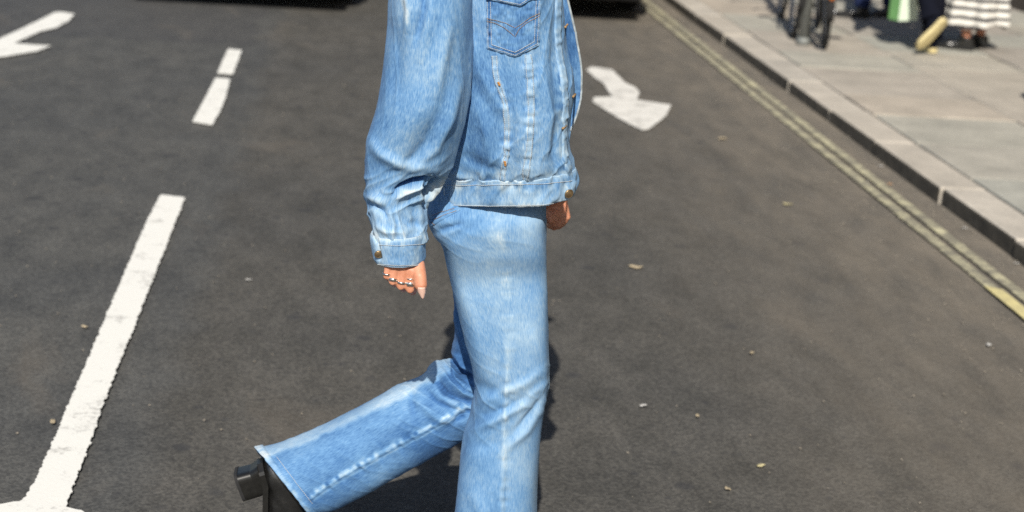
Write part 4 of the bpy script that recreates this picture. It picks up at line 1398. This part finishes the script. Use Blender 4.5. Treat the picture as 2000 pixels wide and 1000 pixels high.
# ------------------------------------------------------------------ passers-by on the pavement
def pedestrian(label, loc, heading, legs, bottom, top_mat, shoe, skirt=None, arms=None, sc=1.0, group='passers-by on the pavement', hair_mat='hair'):
    """legs: two (knee, ankle, toe direction) in the walker's own frame, x ahead and y left"""
    root = empty('person', (loc[0], loc[1], PAVE_Z))
    tag(root, label, 'person', group)
    ch, shh = math.cos(heading), math.sin(heading)
    W = lambda P: np.stack([loc[0] + sc * (P[..., 0] * ch - P[..., 1] * shh), loc[1] + sc * (P[..., 0] * shh + P[..., 1] * ch), PAVE_Z + sc * P[..., 2]], -1)
    bd = MB()
    head_shapes(bd, (0.03, 0, 1.60), 1.0, 0.97)
    bd.chain([(0.0, 0, 1.44), (0, 0, 1.25), (0.0, 0, 1.05), (0, 0, 0.92)], [0.07, 0.115, 0.10, 0.12], 20)
    bd.chain([(0, -0.15, 1.40), (0, 0.15, 1.40)], [0.055, 0.055], 16)
    arms = arms or (((-0.06, 0.24, 1.12), (0.06, 0.25, 0.87)), ((0.06, -0.24, 1.12), (0.12, -0.23, 0.88)))
    for s_, (el, wr) in zip((1, -1), arms):
        el, wr = np.array(el), np.array(wr)
        d = (wr - el) / np.linalg.norm(wr - el)
        bd.chain([(0, 0.16 * s_, 1.40), el], [0.048, 0.038], 14)
        bd.chain([el, wr], [0.036, 0.024], 14)
        bd.chain([wr, wr + d * 0.05, wr + d * 0.09], [0.024, 0.028, 0.024], 14)
        for k in range(4):
            o_ = np.array([0.030 - 0.019 * k, 0, 0])
            bd.chain([wr + d * 0.07 + o_ * 0.8, wr + d * (0.125 + 0.008 * (1.5 - abs(k - 1.5))) + o_, wr + d * (0.155 + 0.010 * (1.5 - abs(k - 1.5))) + o_ + np.array([0, -0.018 * s_, 0])], [0.0105, 0.010, 0.008], 8)
        bd.chain([wr + d * 0.02 + np.array([0.02, 0, 0]), wr + d * 0.06 + np.array([0.042, -0.01 * s_, 0]), wr + d * 0.10 + np.array([0.045, -0.018 * s_, 0])], [0.013, 0.011, 0.008], 8)
    for s_, (kn, an_, td) in zip((1, -1), [g_[:3] for g_ in legs]):
        bd.chain([(0, 0.085 * s_, 0.90), kn, an_], [0.078, 0.052, 0.034], 16)
    bd.v = [tuple(p) for p in W(np.array(bd.v))]
    remeshed(bd, 'body', MT['skin'], root, 0.009, 2)
    hm = MB()
    hm.ell((0.008, 0, 1.635), (0.098, 0.083, 0.092), nu=24, nv=16)
    rh = random.Random(int(loc[0] * 100))
    for k in range(30):
        a_ = rh.uniform(1.0, 2 * math.pi - 1.0)
        hm.chain([(0.01 + 0.07 * math.cos(a_), 0.066 * math.sin(a_), 1.67), (0.0 + 0.096 * math.cos(a_), 0.085 * math.sin(a_), 1.59), (-0.015 + 0.095 * math.cos(a_), 0.088 * math.sin(a_), 1.47 + rh.uniform(-0.05, 0.03))], [0.014, 0.014, 0.005], 8)
    hm.v = [tuple(p) for p in W(np.array(hm.v))]
    hm.build('hair', MT[hair_mat], root, smooth=True)
    # top
    K = resample([(0, 0, 1.46, 0.06, 0.085), (0, 0, 1.42, 0.095, 0.18), (0, 0, 1.28, 0.13, 0.19), (0, 0, 1.08, 0.125, 0.165), (0, 0, 0.86, 0.15, 0.185)], 40)
    an_ = np.arange(40) * 2 * math.pi / 40
    Gt = np.stack([K[:, None, 3] * np.cos(an_), K[:, None, 4] * np.sin(an_), K[:, None, 2] + 0 * an_], -1)
    Gt += grid_normals(Gt, True) * (0.010 * fbm(Gt[..., 0] * 14, Gt[..., 1] * 14, Gt[..., 2] * 7, 3))[..., None]
    coat = mesh_np('coat', W(Gt).reshape(-1, 3), grid_faces(40, 40, True), MT[top_mat], root, solid=0.003)
    for s_, (el, wr) in zip((1, -1), arms):
        Kp = resample([(0, 0.14 * s_, 1.41, 0.070), (0, 0.19 * s_, 1.36, 0.066), (*el, 0.054), (*wr, 0.040)], 30)
        Gs_ = sweep(Kp[:, :3], Kp[:, 3] + 0.004 * vnoise(np.arange(30) * 0.5, 1, 0, 4), 18)
        mesh_np('sleeve', W(Gs_).reshape(-1, 3), grid_faces(30, 18, True), MT[top_mat], coat, solid=0.003)
    # trousers
    if bottom:
        bmat, flare = bottom
        for s_, (kn, an_, td) in zip((1, -1), [g_[:3] for g_ in legs]):
            kn, an_ = np.array(kn, float), np.array(an_, float)
            hem = an_ + (an_ - kn) * 0.03
            Kp = resample([(0, 0.05 * s_, 1.0, 0.115), (0, 0.07 * s_, 0.88, 0.105), (*(np.array([0, 0.085 * s_, 0.88]) * 0.5 + kn * 0.5), 0.088), (*kn, 0.072), (*(kn * 0.5 + an_ * 0.5), 0.068 * (1 + flare) / 2), (*hem, 0.062 * flare)], 60)
            Gs_ = sweep(Kp[:, :3], Kp[:, 3], 28)
            Gs_ += grid_normals(Gs_, True) * (0.010 * fbm(Gs_[..., 0] * 16, Gs_[..., 1] * 16, Gs_[..., 2] * 12, 8 + s_))[..., None]
            mesh_np('trouser_leg', W(Gs_).reshape(-1, 3), grid_faces(60, 28, True), MT[bmat], root, solid=0.003)
    if skirt:
        K = resample([(0, 0, 1.02, 0.115, 0.14), (0, 0, 0.88, 0.15, 0.18), (0.0, 0, 0.6, 0.18, 0.19), (0.0, 0.0, skirt, 0.215, 0.205)], 60)
        an_ = np.arange(96) * 2 * math.pi / 96
        t_ = np.linspace(0, 1, 60)[:, None]
        rip = 1 + t_ ** 1.3 * (0.13 * np.sin(an_ * 7 + 0.6 * np.sin(an_ * 2)) + 0.05 * np.sin(an_ * 13 + 1))[None, :]
        Gt = np.stack([K[:, None, 3] * np.cos(an_) * rip, K[:, None, 4] * np.sin(an_) * rip, K[:, None, 2] + 0.02 * t_ * np.sin(an_ * 3)], -1)
        mesh_np('skirt', W(Gt).reshape(-1, 3), grid_faces(60, 96, True), MT['stripes'], root, solid=0.002)
    up_m, sole_m, hh, shaft, has_heel, st = shoe
    for s_, lg in zip((1, -1), legs):
        kn, an_, td = lg[:3]
        td = np.array(td, float)
        td /= np.linalg.norm(td)
        side = np.array([0, 1, 0.0])
        upl = np.cross(td, np.array([-math.sin(math.atan2(td[1], td[0])), math.cos(math.atan2(td[1], td[0])), 0]))
        A = frame_xz(td, lg[3] if len(lg) > 3 else upl, (0, 0, 0))
        org = np.array(an_) - A[:3, :3] @ np.array([0, 0, 0.085 + hh])
        Wm = np.array([[ch, -shh, 0], [shh, ch, 0], [0, 0, 1]]) * sc
        B = np.eye(4)
        B[:3, :3] = Wm @ A[:3, :3]
        B[:3, 3] = W(org)
        boot('shoe', root, B, shaft=shaft, heel_h=hh, mats=(MT[up_m], MT[sole_m], MT[sole_m]), heel=has_heel, sole_t=st)
    return root


def on_pave(x, y):
    return gnd(x, y, PAVE_Z)


SN = ('dark_cloth', 'gum_sole', 0.014, 0.11, False, 0.022)
FLATS = ('leather', 'rubber', 0.012, 0.075, False, 0.008)
# dark trousers, pale yellow soles, walking away
g2 = on_pave(1812, 104)
pedestrian('passer-by in black trousers lifting a shoe with a pale yellow sole', (g2[0] - 0.02, g2[1] + 0.05), R(97),
           [((0.10, 0.03, 0.52), (-0.14, 0.035, 0.24), (0.30, 0.55, -0.78), (0.88, 0.42, 0.33)), ((0.02, -0.045, 0.48), (-0.02, -0.045, 0.098), (1, -0.1, 0))], ('dark_cloth', 1.1), 'dark_cloth', SN,
           arms=(((-0.05, 0.24, 1.12), (0.0, 0.30, 0.86)), ((0.02, -0.24, 1.12), (0.1, -0.24, 0.87))))
# striped skirt
g3 = on_pave(1897, 96)
pedestrian('passer-by in a long black and white striped skirt and black shoes', (g3[0], g3[1] + 0.02), R(148),
           [((0.05, 0.09, 0.48), (0.02, 0.10, 0.098), (1, 0.1, 0)), ((-0.0, -0.08, 0.48), (-0.04, -0.085, 0.098), (1, -0.2, 0))], None, 'cream_cloth', FLATS, skirt=0.17)
# navy jeans
g1 = on_pave(1683, 36)
pedestrian('passer-by in navy jeans and black shoes standing beside the parked bicycles', (g1[0] + 0.13, g1[1] + 0.08), R(176),
           [((0.10, 0.08, 0.49), (0.13, 0.08, 0.098), (1, 0, 0)), ((-0.06, -0.08, 0.50), (-0.13, -0.08, 0.110), (0.95, 0, -0.12))], ('navy', 0.95), 'grey_cloth', FLATS,
           arms=(((-0.07, 0.24, 1.12), (-0.26, 0.27, 0.96)), ((0.06, -0.24, 1.12), (0.12, -0.23, 0.88))))
# one more just outside the right edge, whose shadow lies on the paving
pedestrian('passer-by just outside the right edge whose shadow falls on the paving', (3.98, 7.55), R(95),
           [((0.12, 0.08, 0.49), (0.22, 0.08, 0.098), (1, 0, 0)), ((-0.02, -0.08, 0.50), (-0.22, -0.08, 0.13), (0.9, 0, -0.3))], ('navy', 1.0), 'grey_cloth', FLATS)

# green shopping bag
bb = at(1768, 41, 10.8)
bag = empty('shopping_bag', bb)
tag(bag, 'green paper shopping bag with a brightly lit pale face beside the black trousers', 'bag')
rz = R(24)
bx_, by_, bz_ = 0.165, 0.10, 0.30
cb = np.array([bb[0], bb[1] + 0.06, bb[2] + bz_ / 2])
ca, sa = math.cos(rz), math.sin(rz)
loc2w = lambda P: np.array([[cb[0] + p[0] * ca - p[1] * sa, cb[1] + p[0] * sa + p[1] * ca, cb[2] + p[2]] for p in P])
hx_, hy_, hz_ = bx_ / 2, by_ / 2, bz_ / 2
corn = [(-hx_, -hy_), (hx_, -hy_), (hx_, hy_), (-hx_, hy_)]
mesh_np('bag_side', loc2w([(corn[i][0], corn[i][1], z) for i in (1, 2, 3, 0) for z in (-hz_, hz_)]), [(0, 2, 3, 1), (2, 4, 5, 3), (4, 6, 7, 5), (0, 6, 4, 2)], MT['green_bag'], bag, smooth=False, solid=0.001)
mesh_np('bag_front', loc2w([(-hx_, -hy_ - 0.001, -hz_), (hx_, -hy_ - 0.001, -hz_), (hx_, -hy_ - 0.001, hz_), (-hx_, -hy_ - 0.001, hz_)]), [(0, 1, 2, 3)], MT['lit_bag'], bag, smooth=False, solid=0.001)
for yy in (-hy_, hy_):
    an_ = np.linspace(0, math.pi, 15)
    MB().tube(loc2w([(0.045 * math.cos(a), yy * (1 - 0.8 * math.sin(a)), hz_ - 0.01 + 0.16 * math.sin(a)) for a in an_]), 0.003, 6).build('bag_handle', MT['green_bag'], bag, smooth=True)


# ------------------------------------------------------------------ post and bicycles
def bicycle(label, front, heading, lean, frame_mat, rim_mat):
    """front: ground point under the nearer wheel; the bicycle stretches away from it along heading"""
    root = empty('bicycle', (front[0], front[1], PAVE_Z))
    tag(root, label, 'bicycle', 'bicycles locked to the post')
    f = np.array([math.cos(heading), math.sin(heading), 0])
    up = np.array([math.sin(lean) * -f[1] * -1, math.sin(lean) * f[0] * -1, math.cos(lean)])
    sd = np.cross(up, f)
    o = np.array([front[0], front[1], PAVE_Z])
    W = lambda x, z, y=0.0: o + f * x + up * z + sd * y
    rw = 0.34
    for x in (0.0, 1.03):
        wl = MB().torus(W(x, rw), rw - 0.017, 0.017, sd, 48, 10).build('wheel', MT['rubber'], root, smooth=True)
        MB().torus(W(x, rw), rw - 0.040, 0.010, sd, 48, 8, sq=1.1).build('rim', MT[rim_mat], wl, smooth=True)
        sp_ = MB()
        for k in range(28):
            a = k * 2 * math.pi / 28
            sg = 1 if k % 2 else -1
            sp_.tube([W(x + 0.018 * math.cos(a + 0.7), rw + 0.018 * math.sin(a + 0.7), 0.028 * sg), W(x + (rw - 0.045) * math.cos(a), rw + (rw - 0.045) * math.sin(a), 0)], 0.0011, 4)
        MB().tube([W(x, rw, -0.05), W(x, rw, 0.05)], 0.018, 12).build('hub', MT['alloy'], wl, smooth=True)
        so_ = sp_.build('spokes', MT['alloy'], wl)
        so_['kind'] = 'stuff'
    bbk, seat, hd, hd2 = W(0.44, 0.28), W(0.28, 0.80), W(0.86, 0.83), W(0.89, 0.70)
    fm = MB()
    for a, b, r in ((bbk, seat, 0.016), (W(0.31, 0.72), hd, 0.017), (bbk, hd2, 0.019)):
        fm.tube([a, b], r, 12)
    fm.tube([hd, hd2], 0.022, 12)
    for y in (-0.06, 0.06):
        fm.tube([bbk + sd * y * 0.5, W(0, rw, y)], 0.009, 8)
        fm.tube([W(0.31, 0.70, y * 0.3), W(0, rw, y)], 0.008, 8)
    fm.build('frame', MT[frame_mat], root, smooth=True)
    fk = MB()
    for y in (-0.055, 0.055):
        fk.tube([hd2 + sd * y * 0.6, W(0.95, 0.58, y), W(1.03, rw, y)], 0.010, 8)
    fk.build('fork', MT[frame_mat], root, smooth=True)
    MB().tube([hd, W(0.85, 0.93)], 0.013, 10).build('stem', MT['alloy'], root, smooth=True)
    hb_ = MB().tube([W(0.72, 0.97, -0.30), W(0.80, 0.97, -0.18), W(0.86, 0.95, 0), W(0.80, 0.97, 0.18), W(0.72, 0.97, 0.30)], 0.012, 10).build('handlebar', MT['alloy'], root, smooth=True)
    for y in (-1, 1):
        MB().tube([W(0.66, 0.97, 0.33 * y), W(0.74, 0.97, 0.29 * y)], 0.016, 10).build('grip', MT['rubber'], hb_, smooth=True)
    MB().tube([seat, W(0.26, 0.92)], 0.013, 10).build('seat_post', MT['alloy'], root, smooth=True)
    sdl = MB()
    sdl.chain([W(0.16, 0.95), W(0.25, 0.955), W(0.42, 0.945)], [0.062, 0.045, 0.020], 16)
    sdl.build('saddle', MT['leather'], root, smooth=True)
    MB().torus(bbk + sd * 0.045, 0.085, 0.006, sd, 36, 6).build('chainring', MT['alloy'], root, smooth=True)
    for y, a in ((1, 0.5), (-1, 0.5 + math.pi)):
        e = W(0.44 + 0.17 * math.cos(a), 0.28 + 0.17 * math.sin(a), 0.07 * y)
        cr_ = MB().tube([bbk + sd * 0.06 * y, e], 0.010, 8).build('crank', MT['alloy'], root, smooth=True)
        MB().box(e + sd * 0.05 * y, (0.09, 0.09, 0.022)).build('pedal', MT['rubber'], cr_)
    # mudguard over the near wheel with its stays and reflector
    an_ = np.linspace(R(20), R(200), 24)
    Gm = np.array([[W((rw + 0.022) * math.cos(a), rw + (rw + 0.022) * math.sin(a), yy) for yy in (-0.026, -0.013, 0, 0.013, 0.026)] for a in an_])
    mg = mesh_np('mudguard', Gm.reshape(-1, 3), grid_faces(24, 5, False), MT['black_plastic'], root, solid=0.002)
    MB().ell(W(-rw - 0.03, rw + 0.04), (0.020, 0.014, 0.026)).build('reflector', MT['reflector'], mg, smooth=True)
    return root


post = on_pave(1568, 87)
pt = empty('sign_post', post)
tag(pt, 'grey metal post on the pavement between two bicycle wheels', 'post')
MB().tube([post, post + np.array([0, 0, 2.6])], 0.038, 24).build('pole', MT['steel_post'], pt, smooth=True)
MB().tube([post, post + np.array([0, 0, 0.05])], [0.05, 0.042], 24).build('collar', MT['steel_post'], pt, smooth=True)
sg_ = MB().box(post + np.array([0, -0.05, 2.35]), (0.30, 0.004, 0.38)).build('sign_plate', MT['frame_white'], pt)
w1 = on_pave(1553, 77)
w2 = on_pave(1606, 96)
bicycle('bicycle with a pale rim locked on the road side of the grey post', (w1[0], w1[1] + 0.10), R(80), R(2), 'bike_frame2', 'alloy')
bicycle('dark bicycle locked on the shop side of the grey post', (w2[0] + 0.03, w2[1] + 0.06), R(77), R(-2), 'bike_frame', 'black_plastic')


# ------------------------------------------------------------------ cars far down the road
def car(label, x0, x1, yfront, name='parked_car'):
    cx, hw = (x0 + x1) / 2, (x1 - x0) / 2
    root = empty(name, (cx, yfront + 2.1, 0))
    tag(root, label, 'car', 'black cars beyond the walker')
    def loft(secs, n, m, e):
        K = resample([(cx, yfront + s[0], (s[1] + s[2]) / 2, s[3] * hw, (s[2] - s[1]) / 2) for s in secs], n)
        a = np.arange(m) * 2 * math.pi / m
        sp_ = lambda v: np.sign(v) * np.abs(v) ** (2 / e)
        return np.stack([K[:, None, 0] + K[:, None, 3] * sp_(np.cos(a)), K[:, None, 1] + 0 * a, K[:, None, 2] + K[:, None, 4] * sp_(np.sin(a))], -1)
    def build_loft(nm, G, mat, par, capped=True):
        n, m = G.shape[:2]
        Fc = [tuple(f) for f in grid_faces(n, m, True)]
        if capped:
            Fc += [tuple(range(m)), tuple((n - 1) * m + k for k in range(m))[::-1]]
        return mesh_np(nm, G.reshape(-1, 3), Fc, mat, par)
    build_loft('body', loft([(0.02, 0.30, 0.55, 0.55), (0.06, 0.24, 0.64, 0.80), (0.20, 0.20, 0.72, 0.94), (0.55, 0.19, 0.80, 0.99), (1.2, 0.19, 0.92, 1.0), (2.2, 0.18, 0.96, 1.0), (3.3, 0.19, 0.97, 1.0), (3.9, 0.22, 0.95, 0.96), (4.12, 0.27, 0.88, 0.86), (4.2, 0.34, 0.72, 0.70)], 70, 48, 4.5), MT['car_paint'], root)
    cab = build_loft('windows', loft([(1.0, 0.86, 0.93, 0.82), (1.45, 0.85, 1.22, 0.82), (1.85, 0.85, 1.41, 0.80), (2.5, 0.85, 1.46, 0.79), (3.2, 0.85, 1.43, 0.78), (3.75, 0.86, 1.18, 0.76), (4.0, 0.88, 0.97, 0.74)], 50, 40, 3.6), MT['glass'], root)
    build_loft('roof', loft([(1.8, 1.36, 1.425, 0.66), (2.5, 1.38, 1.478, 0.70), (3.2, 1.36, 1.447, 0.66)], 24, 40, 3.0), MT['car_paint'], cab)
    bp_ = MB().box((cx, yfront + 0.07, 0.21), (hw * 1.72, 0.18, 0.10)).build('bumper', MT['black_plastic'], root, bevel=0.03)
    MB().box((cx, yfront + 0.035, 0.40), (hw * 0.9, 0.03, 0.12)).build('grille', MT['black_plastic'], root, bevel=0.01)
    MB().box((cx, yfront - 0.005, 0.40), (0.52, 0.012, 0.11)).build('number_plate', MT['plate'], root)
    for s in (-1, 1):
        MB().ell((cx + s * hw * 0.68, yfront + 0.14, 0.62), (0.20, 0.10, 0.075)).build('headlight', MT['lamp'], root, smooth=True)
        MB().ell((cx + s * hw * 0.72, yfront + 4.08, 0.76), (0.14, 0.07, 0.08)).build('tail_light', MT['red_lamp'], root, smooth=True)
        MB().ell((cx + s * (hw + 0.07), yfront + 1.35, 0.98), (0.09, 0.06, 0.06)).build('wing_mirror', MT['car_paint'], root, smooth=True)
        for yy in (0.82, 3.42):
            wl = MB().torus((cx + s * (hw - 0.11), yfront + yy, 0.315), 0.245, 0.072, (1, 0, 0), 40, 12, sq=1.4).build('wheel', MT['rubber'], root, smooth=True)
            MB().ell((cx + s * (hw - 0.06), yfront + yy, 0.315), (0.045, 0.20, 0.20), nu=24).build('rim', MT['alloy'], wl, smooth=True)
    return root


car('black car facing the camera in the lane left of the jacket', -1.60, 0.10, 11.40, 'car')
car('black car parked by the kerb at the top, right of the jacket', 0.50, 2.27, 11.75)

# ------------------------------------------------------------------ shopfront along the pavement
BX = 5.66
bld = empty('building', (BX, 14, PAVE_Z))
tag(bld, 'building with a dark brown stone base at the top right corner', 'building')
MB().box((BX + 0.2, 18, 0.42), (0.44, 60, 0.78)).build('plinth', MT['wall_base'], bld, bevel=0.02)
MB().box((BX + 4.0, 18, 7.0), (7.9, 60, 14.0)).build('wall', MT['wall_upper'], bld)
MB().box((BX + 0.1, 18, 3.75), (0.6, 60, 0.5)).build('fascia', MT['wall_base'], bld, bevel=0.02)
for k in range(12):
    yy = -8 + k * 5.0
    wd = MB().box((BX + 0.03, yy, 2.15), (0.10, 3.9, 2.55)).build('shop_window', MT['glass'], bld)
    MB().box((BX - 0.01, yy - 2.03, 2.15), (0.16, 0.14, 2.7)).build('mullion', MT['wall_base'], wd)
    for st_ in range(3):
        uw = MB().box((BX + 0.03, yy, 5.6 + st_ * 3.0), (0.06, 1.1, 1.7)).build('window', MT['glass'], bld)
        MB().box((BX + 0.01, yy, 4.68 + st_ * 3.0), (0.16, 1.3, 0.10)).build('sill', MT['frame_white'], uw)

# ------------------------------------------------------------------ litter and grit
def leaf(name, px, size, mat, label, seed, paper=False, cat='leaf', z=0.0):
    size *= 0.8
    c = gnd(px[0], px[1], z)
    r = random.Random(seed)
    n, m = 9, 7
    rot = r.uniform(0, 6.28) if size < 0.025 else r.uniform(-0.3, 0.3)
    V = []
    for i in range(n):
        t = i / (n - 1)
        hwid = (0.5 * math.sin(math.pi * (0.04 + 0.92 * t)) ** 0.7 if not paper else 0.42 + 0.06 * math.sin(9 * t + seed)) * size * 0.6
        for j in range(m):
            s = j / (m - 1) * 2 - 1
            x, y = (t - 0.5) * size, s * hwid * (1 + 0.2 * math.sin(7 * t + seed))
            zz = 0.004 + 0.035 * size * (s * s * r.uniform(0.6, 1.0) + 0.8 * (t - 0.5) ** 2) + 0.05 * size * math.sin(5 * t + 3 * s + seed)
            V.append((c[0] + x * math.cos(rot) - y * math.sin(rot), c[1] + x * math.sin(rot) + y * math.cos(rot), z + zz))
    o = mesh_np(name, V, grid_faces(n, m, False), MT[mat], solid=0.0006)
    return tag(o, label, cat)


for k, a in enumerate((
        ('fallen_leaf', (1242, 523), 0.062, 'leaf_tan', 'large pale tan leaf on the asphalt right of the thigh', False, 'leaf'),
        ('fallen_leaf', (1538, 400), 0.050, 'leaf_yellow', 'yellowish leaf on the road left of the double yellow lines', False, 'leaf'),
        ('paper_scrap', (1690, 358), 0.034, 'paper', 'white scrap of paper lying on the double yellow lines', True, 'litter'),
        ('paper_scrap', (1721, 326), 0.028, 'paper', 'white scrap of paper in the gutter between kerb and yellow lines', True, 'litter'),
        ('litter_scrap', (1738, 361), 0.026, 'orange_scrap', 'small orange scrap just inside the yellow lines', True, 'litter'),
        ('fallen_leaf', (1486, 912), 0.030, 'leaf_yellow', 'small yellow leaf on the asphalt near the bottom, right of the legs', False, 'leaf'),
        ('fallen_leaf', (1421, 957), 0.026, 'leaf_tan', 'small tan leaf at the bottom of the picture below the yellow leaf', False, 'leaf'),
        ('fallen_leaf', (1468, 691), 0.026, 'leaf_tan', 'small tan leaf on open asphalt halfway between legs and kerb', False, 'leaf'),
        ('paper_scrap', (1256, 794), 0.026, 'paper', 'tiny white scrap on the asphalt level with the front knee', True, 'litter'),
        ('fallen_leaf', (1362, 814), 0.022, 'leaf_tan', 'thin pale sliver of leaf right of the tiny white scrap', False, 'leaf'),
        ('paper_scrap', (1884, 447), 0.026, 'paper', 'white scrap in the gutter close under the kerb, farther down', True, 'litter'),
        ('paper_scrap', (1985, 516), 0.026, 'paper', 'white scrap touching the foot of the kerb at the right edge', True, 'litter'),
        ('paper_scrap', (1931, 675), 0.030, 'paper', 'pale scrap on the road near the right edge below the bright yellow piece', True, 'litter'),
        ('litter_scrap', (486, 548), 0.024, 'paper', 'small grey scrap on the road between lane line and hand', True, 'litter'),
        ('fallen_leaf', (165, 640), 0.028, 'leaf_tan', 'tan leaf just left of the long white lane line', False, 'leaf'),
        ('fallen_leaf', (103, 826), 0.030, 'leaf_tan', 'tan leaf left of the lane line near the lower left corner', False, 'leaf'),
        ('fallen_leaf', (1410, 272), 0.060, 'leaf_tan', 'flattened tan leaf far down the road below the worn arrow', False, 'leaf'))):
    leaf(a[0], a[1], a[2], a[3], a[4], 30 + k, a[5], a[6])

# loose grit, thick in the gutter and thin over the road
V, Fc = [], []
rg = random.Random(9)
for k in range(3000):
    if k < 2300:
        x = KERB_X - abs(rg.gauss(0, 0.30)) - 0.005
        yv = rg.uniform(3.5, 14)
        s = rg.uniform(0.0015, 0.006)
    else:
        x, yv, s = rg.uniform(-2.0, 2.5), rg.uniform(3.0, 9.0), rg.uniform(0.0015, 0.0045)
    b = len(V)
    a0 = rg.uniform(0, 6.28)
    for j in range(4):
        rr_ = s * rg.uniform(0.6, 1.2)
        V.append((x + rr_ * math.cos(a0 + j * 1.57), yv + rr_ * math.sin(a0 + j * 1.57), 0.0))
    V.append((x, yv, s * 0.8))
    Fc += [(b, b + 1, b + 4), (b + 1, b + 2, b + 4), (b + 2, b + 3, b + 4), (b + 3, b, b + 4)]
go = mesh_np('road_grit', V, Fc, MT['grit'], smooth=False)
tag(go, 'loose pale grit scattered over the road and gutter', 'grit', kind='stuff')
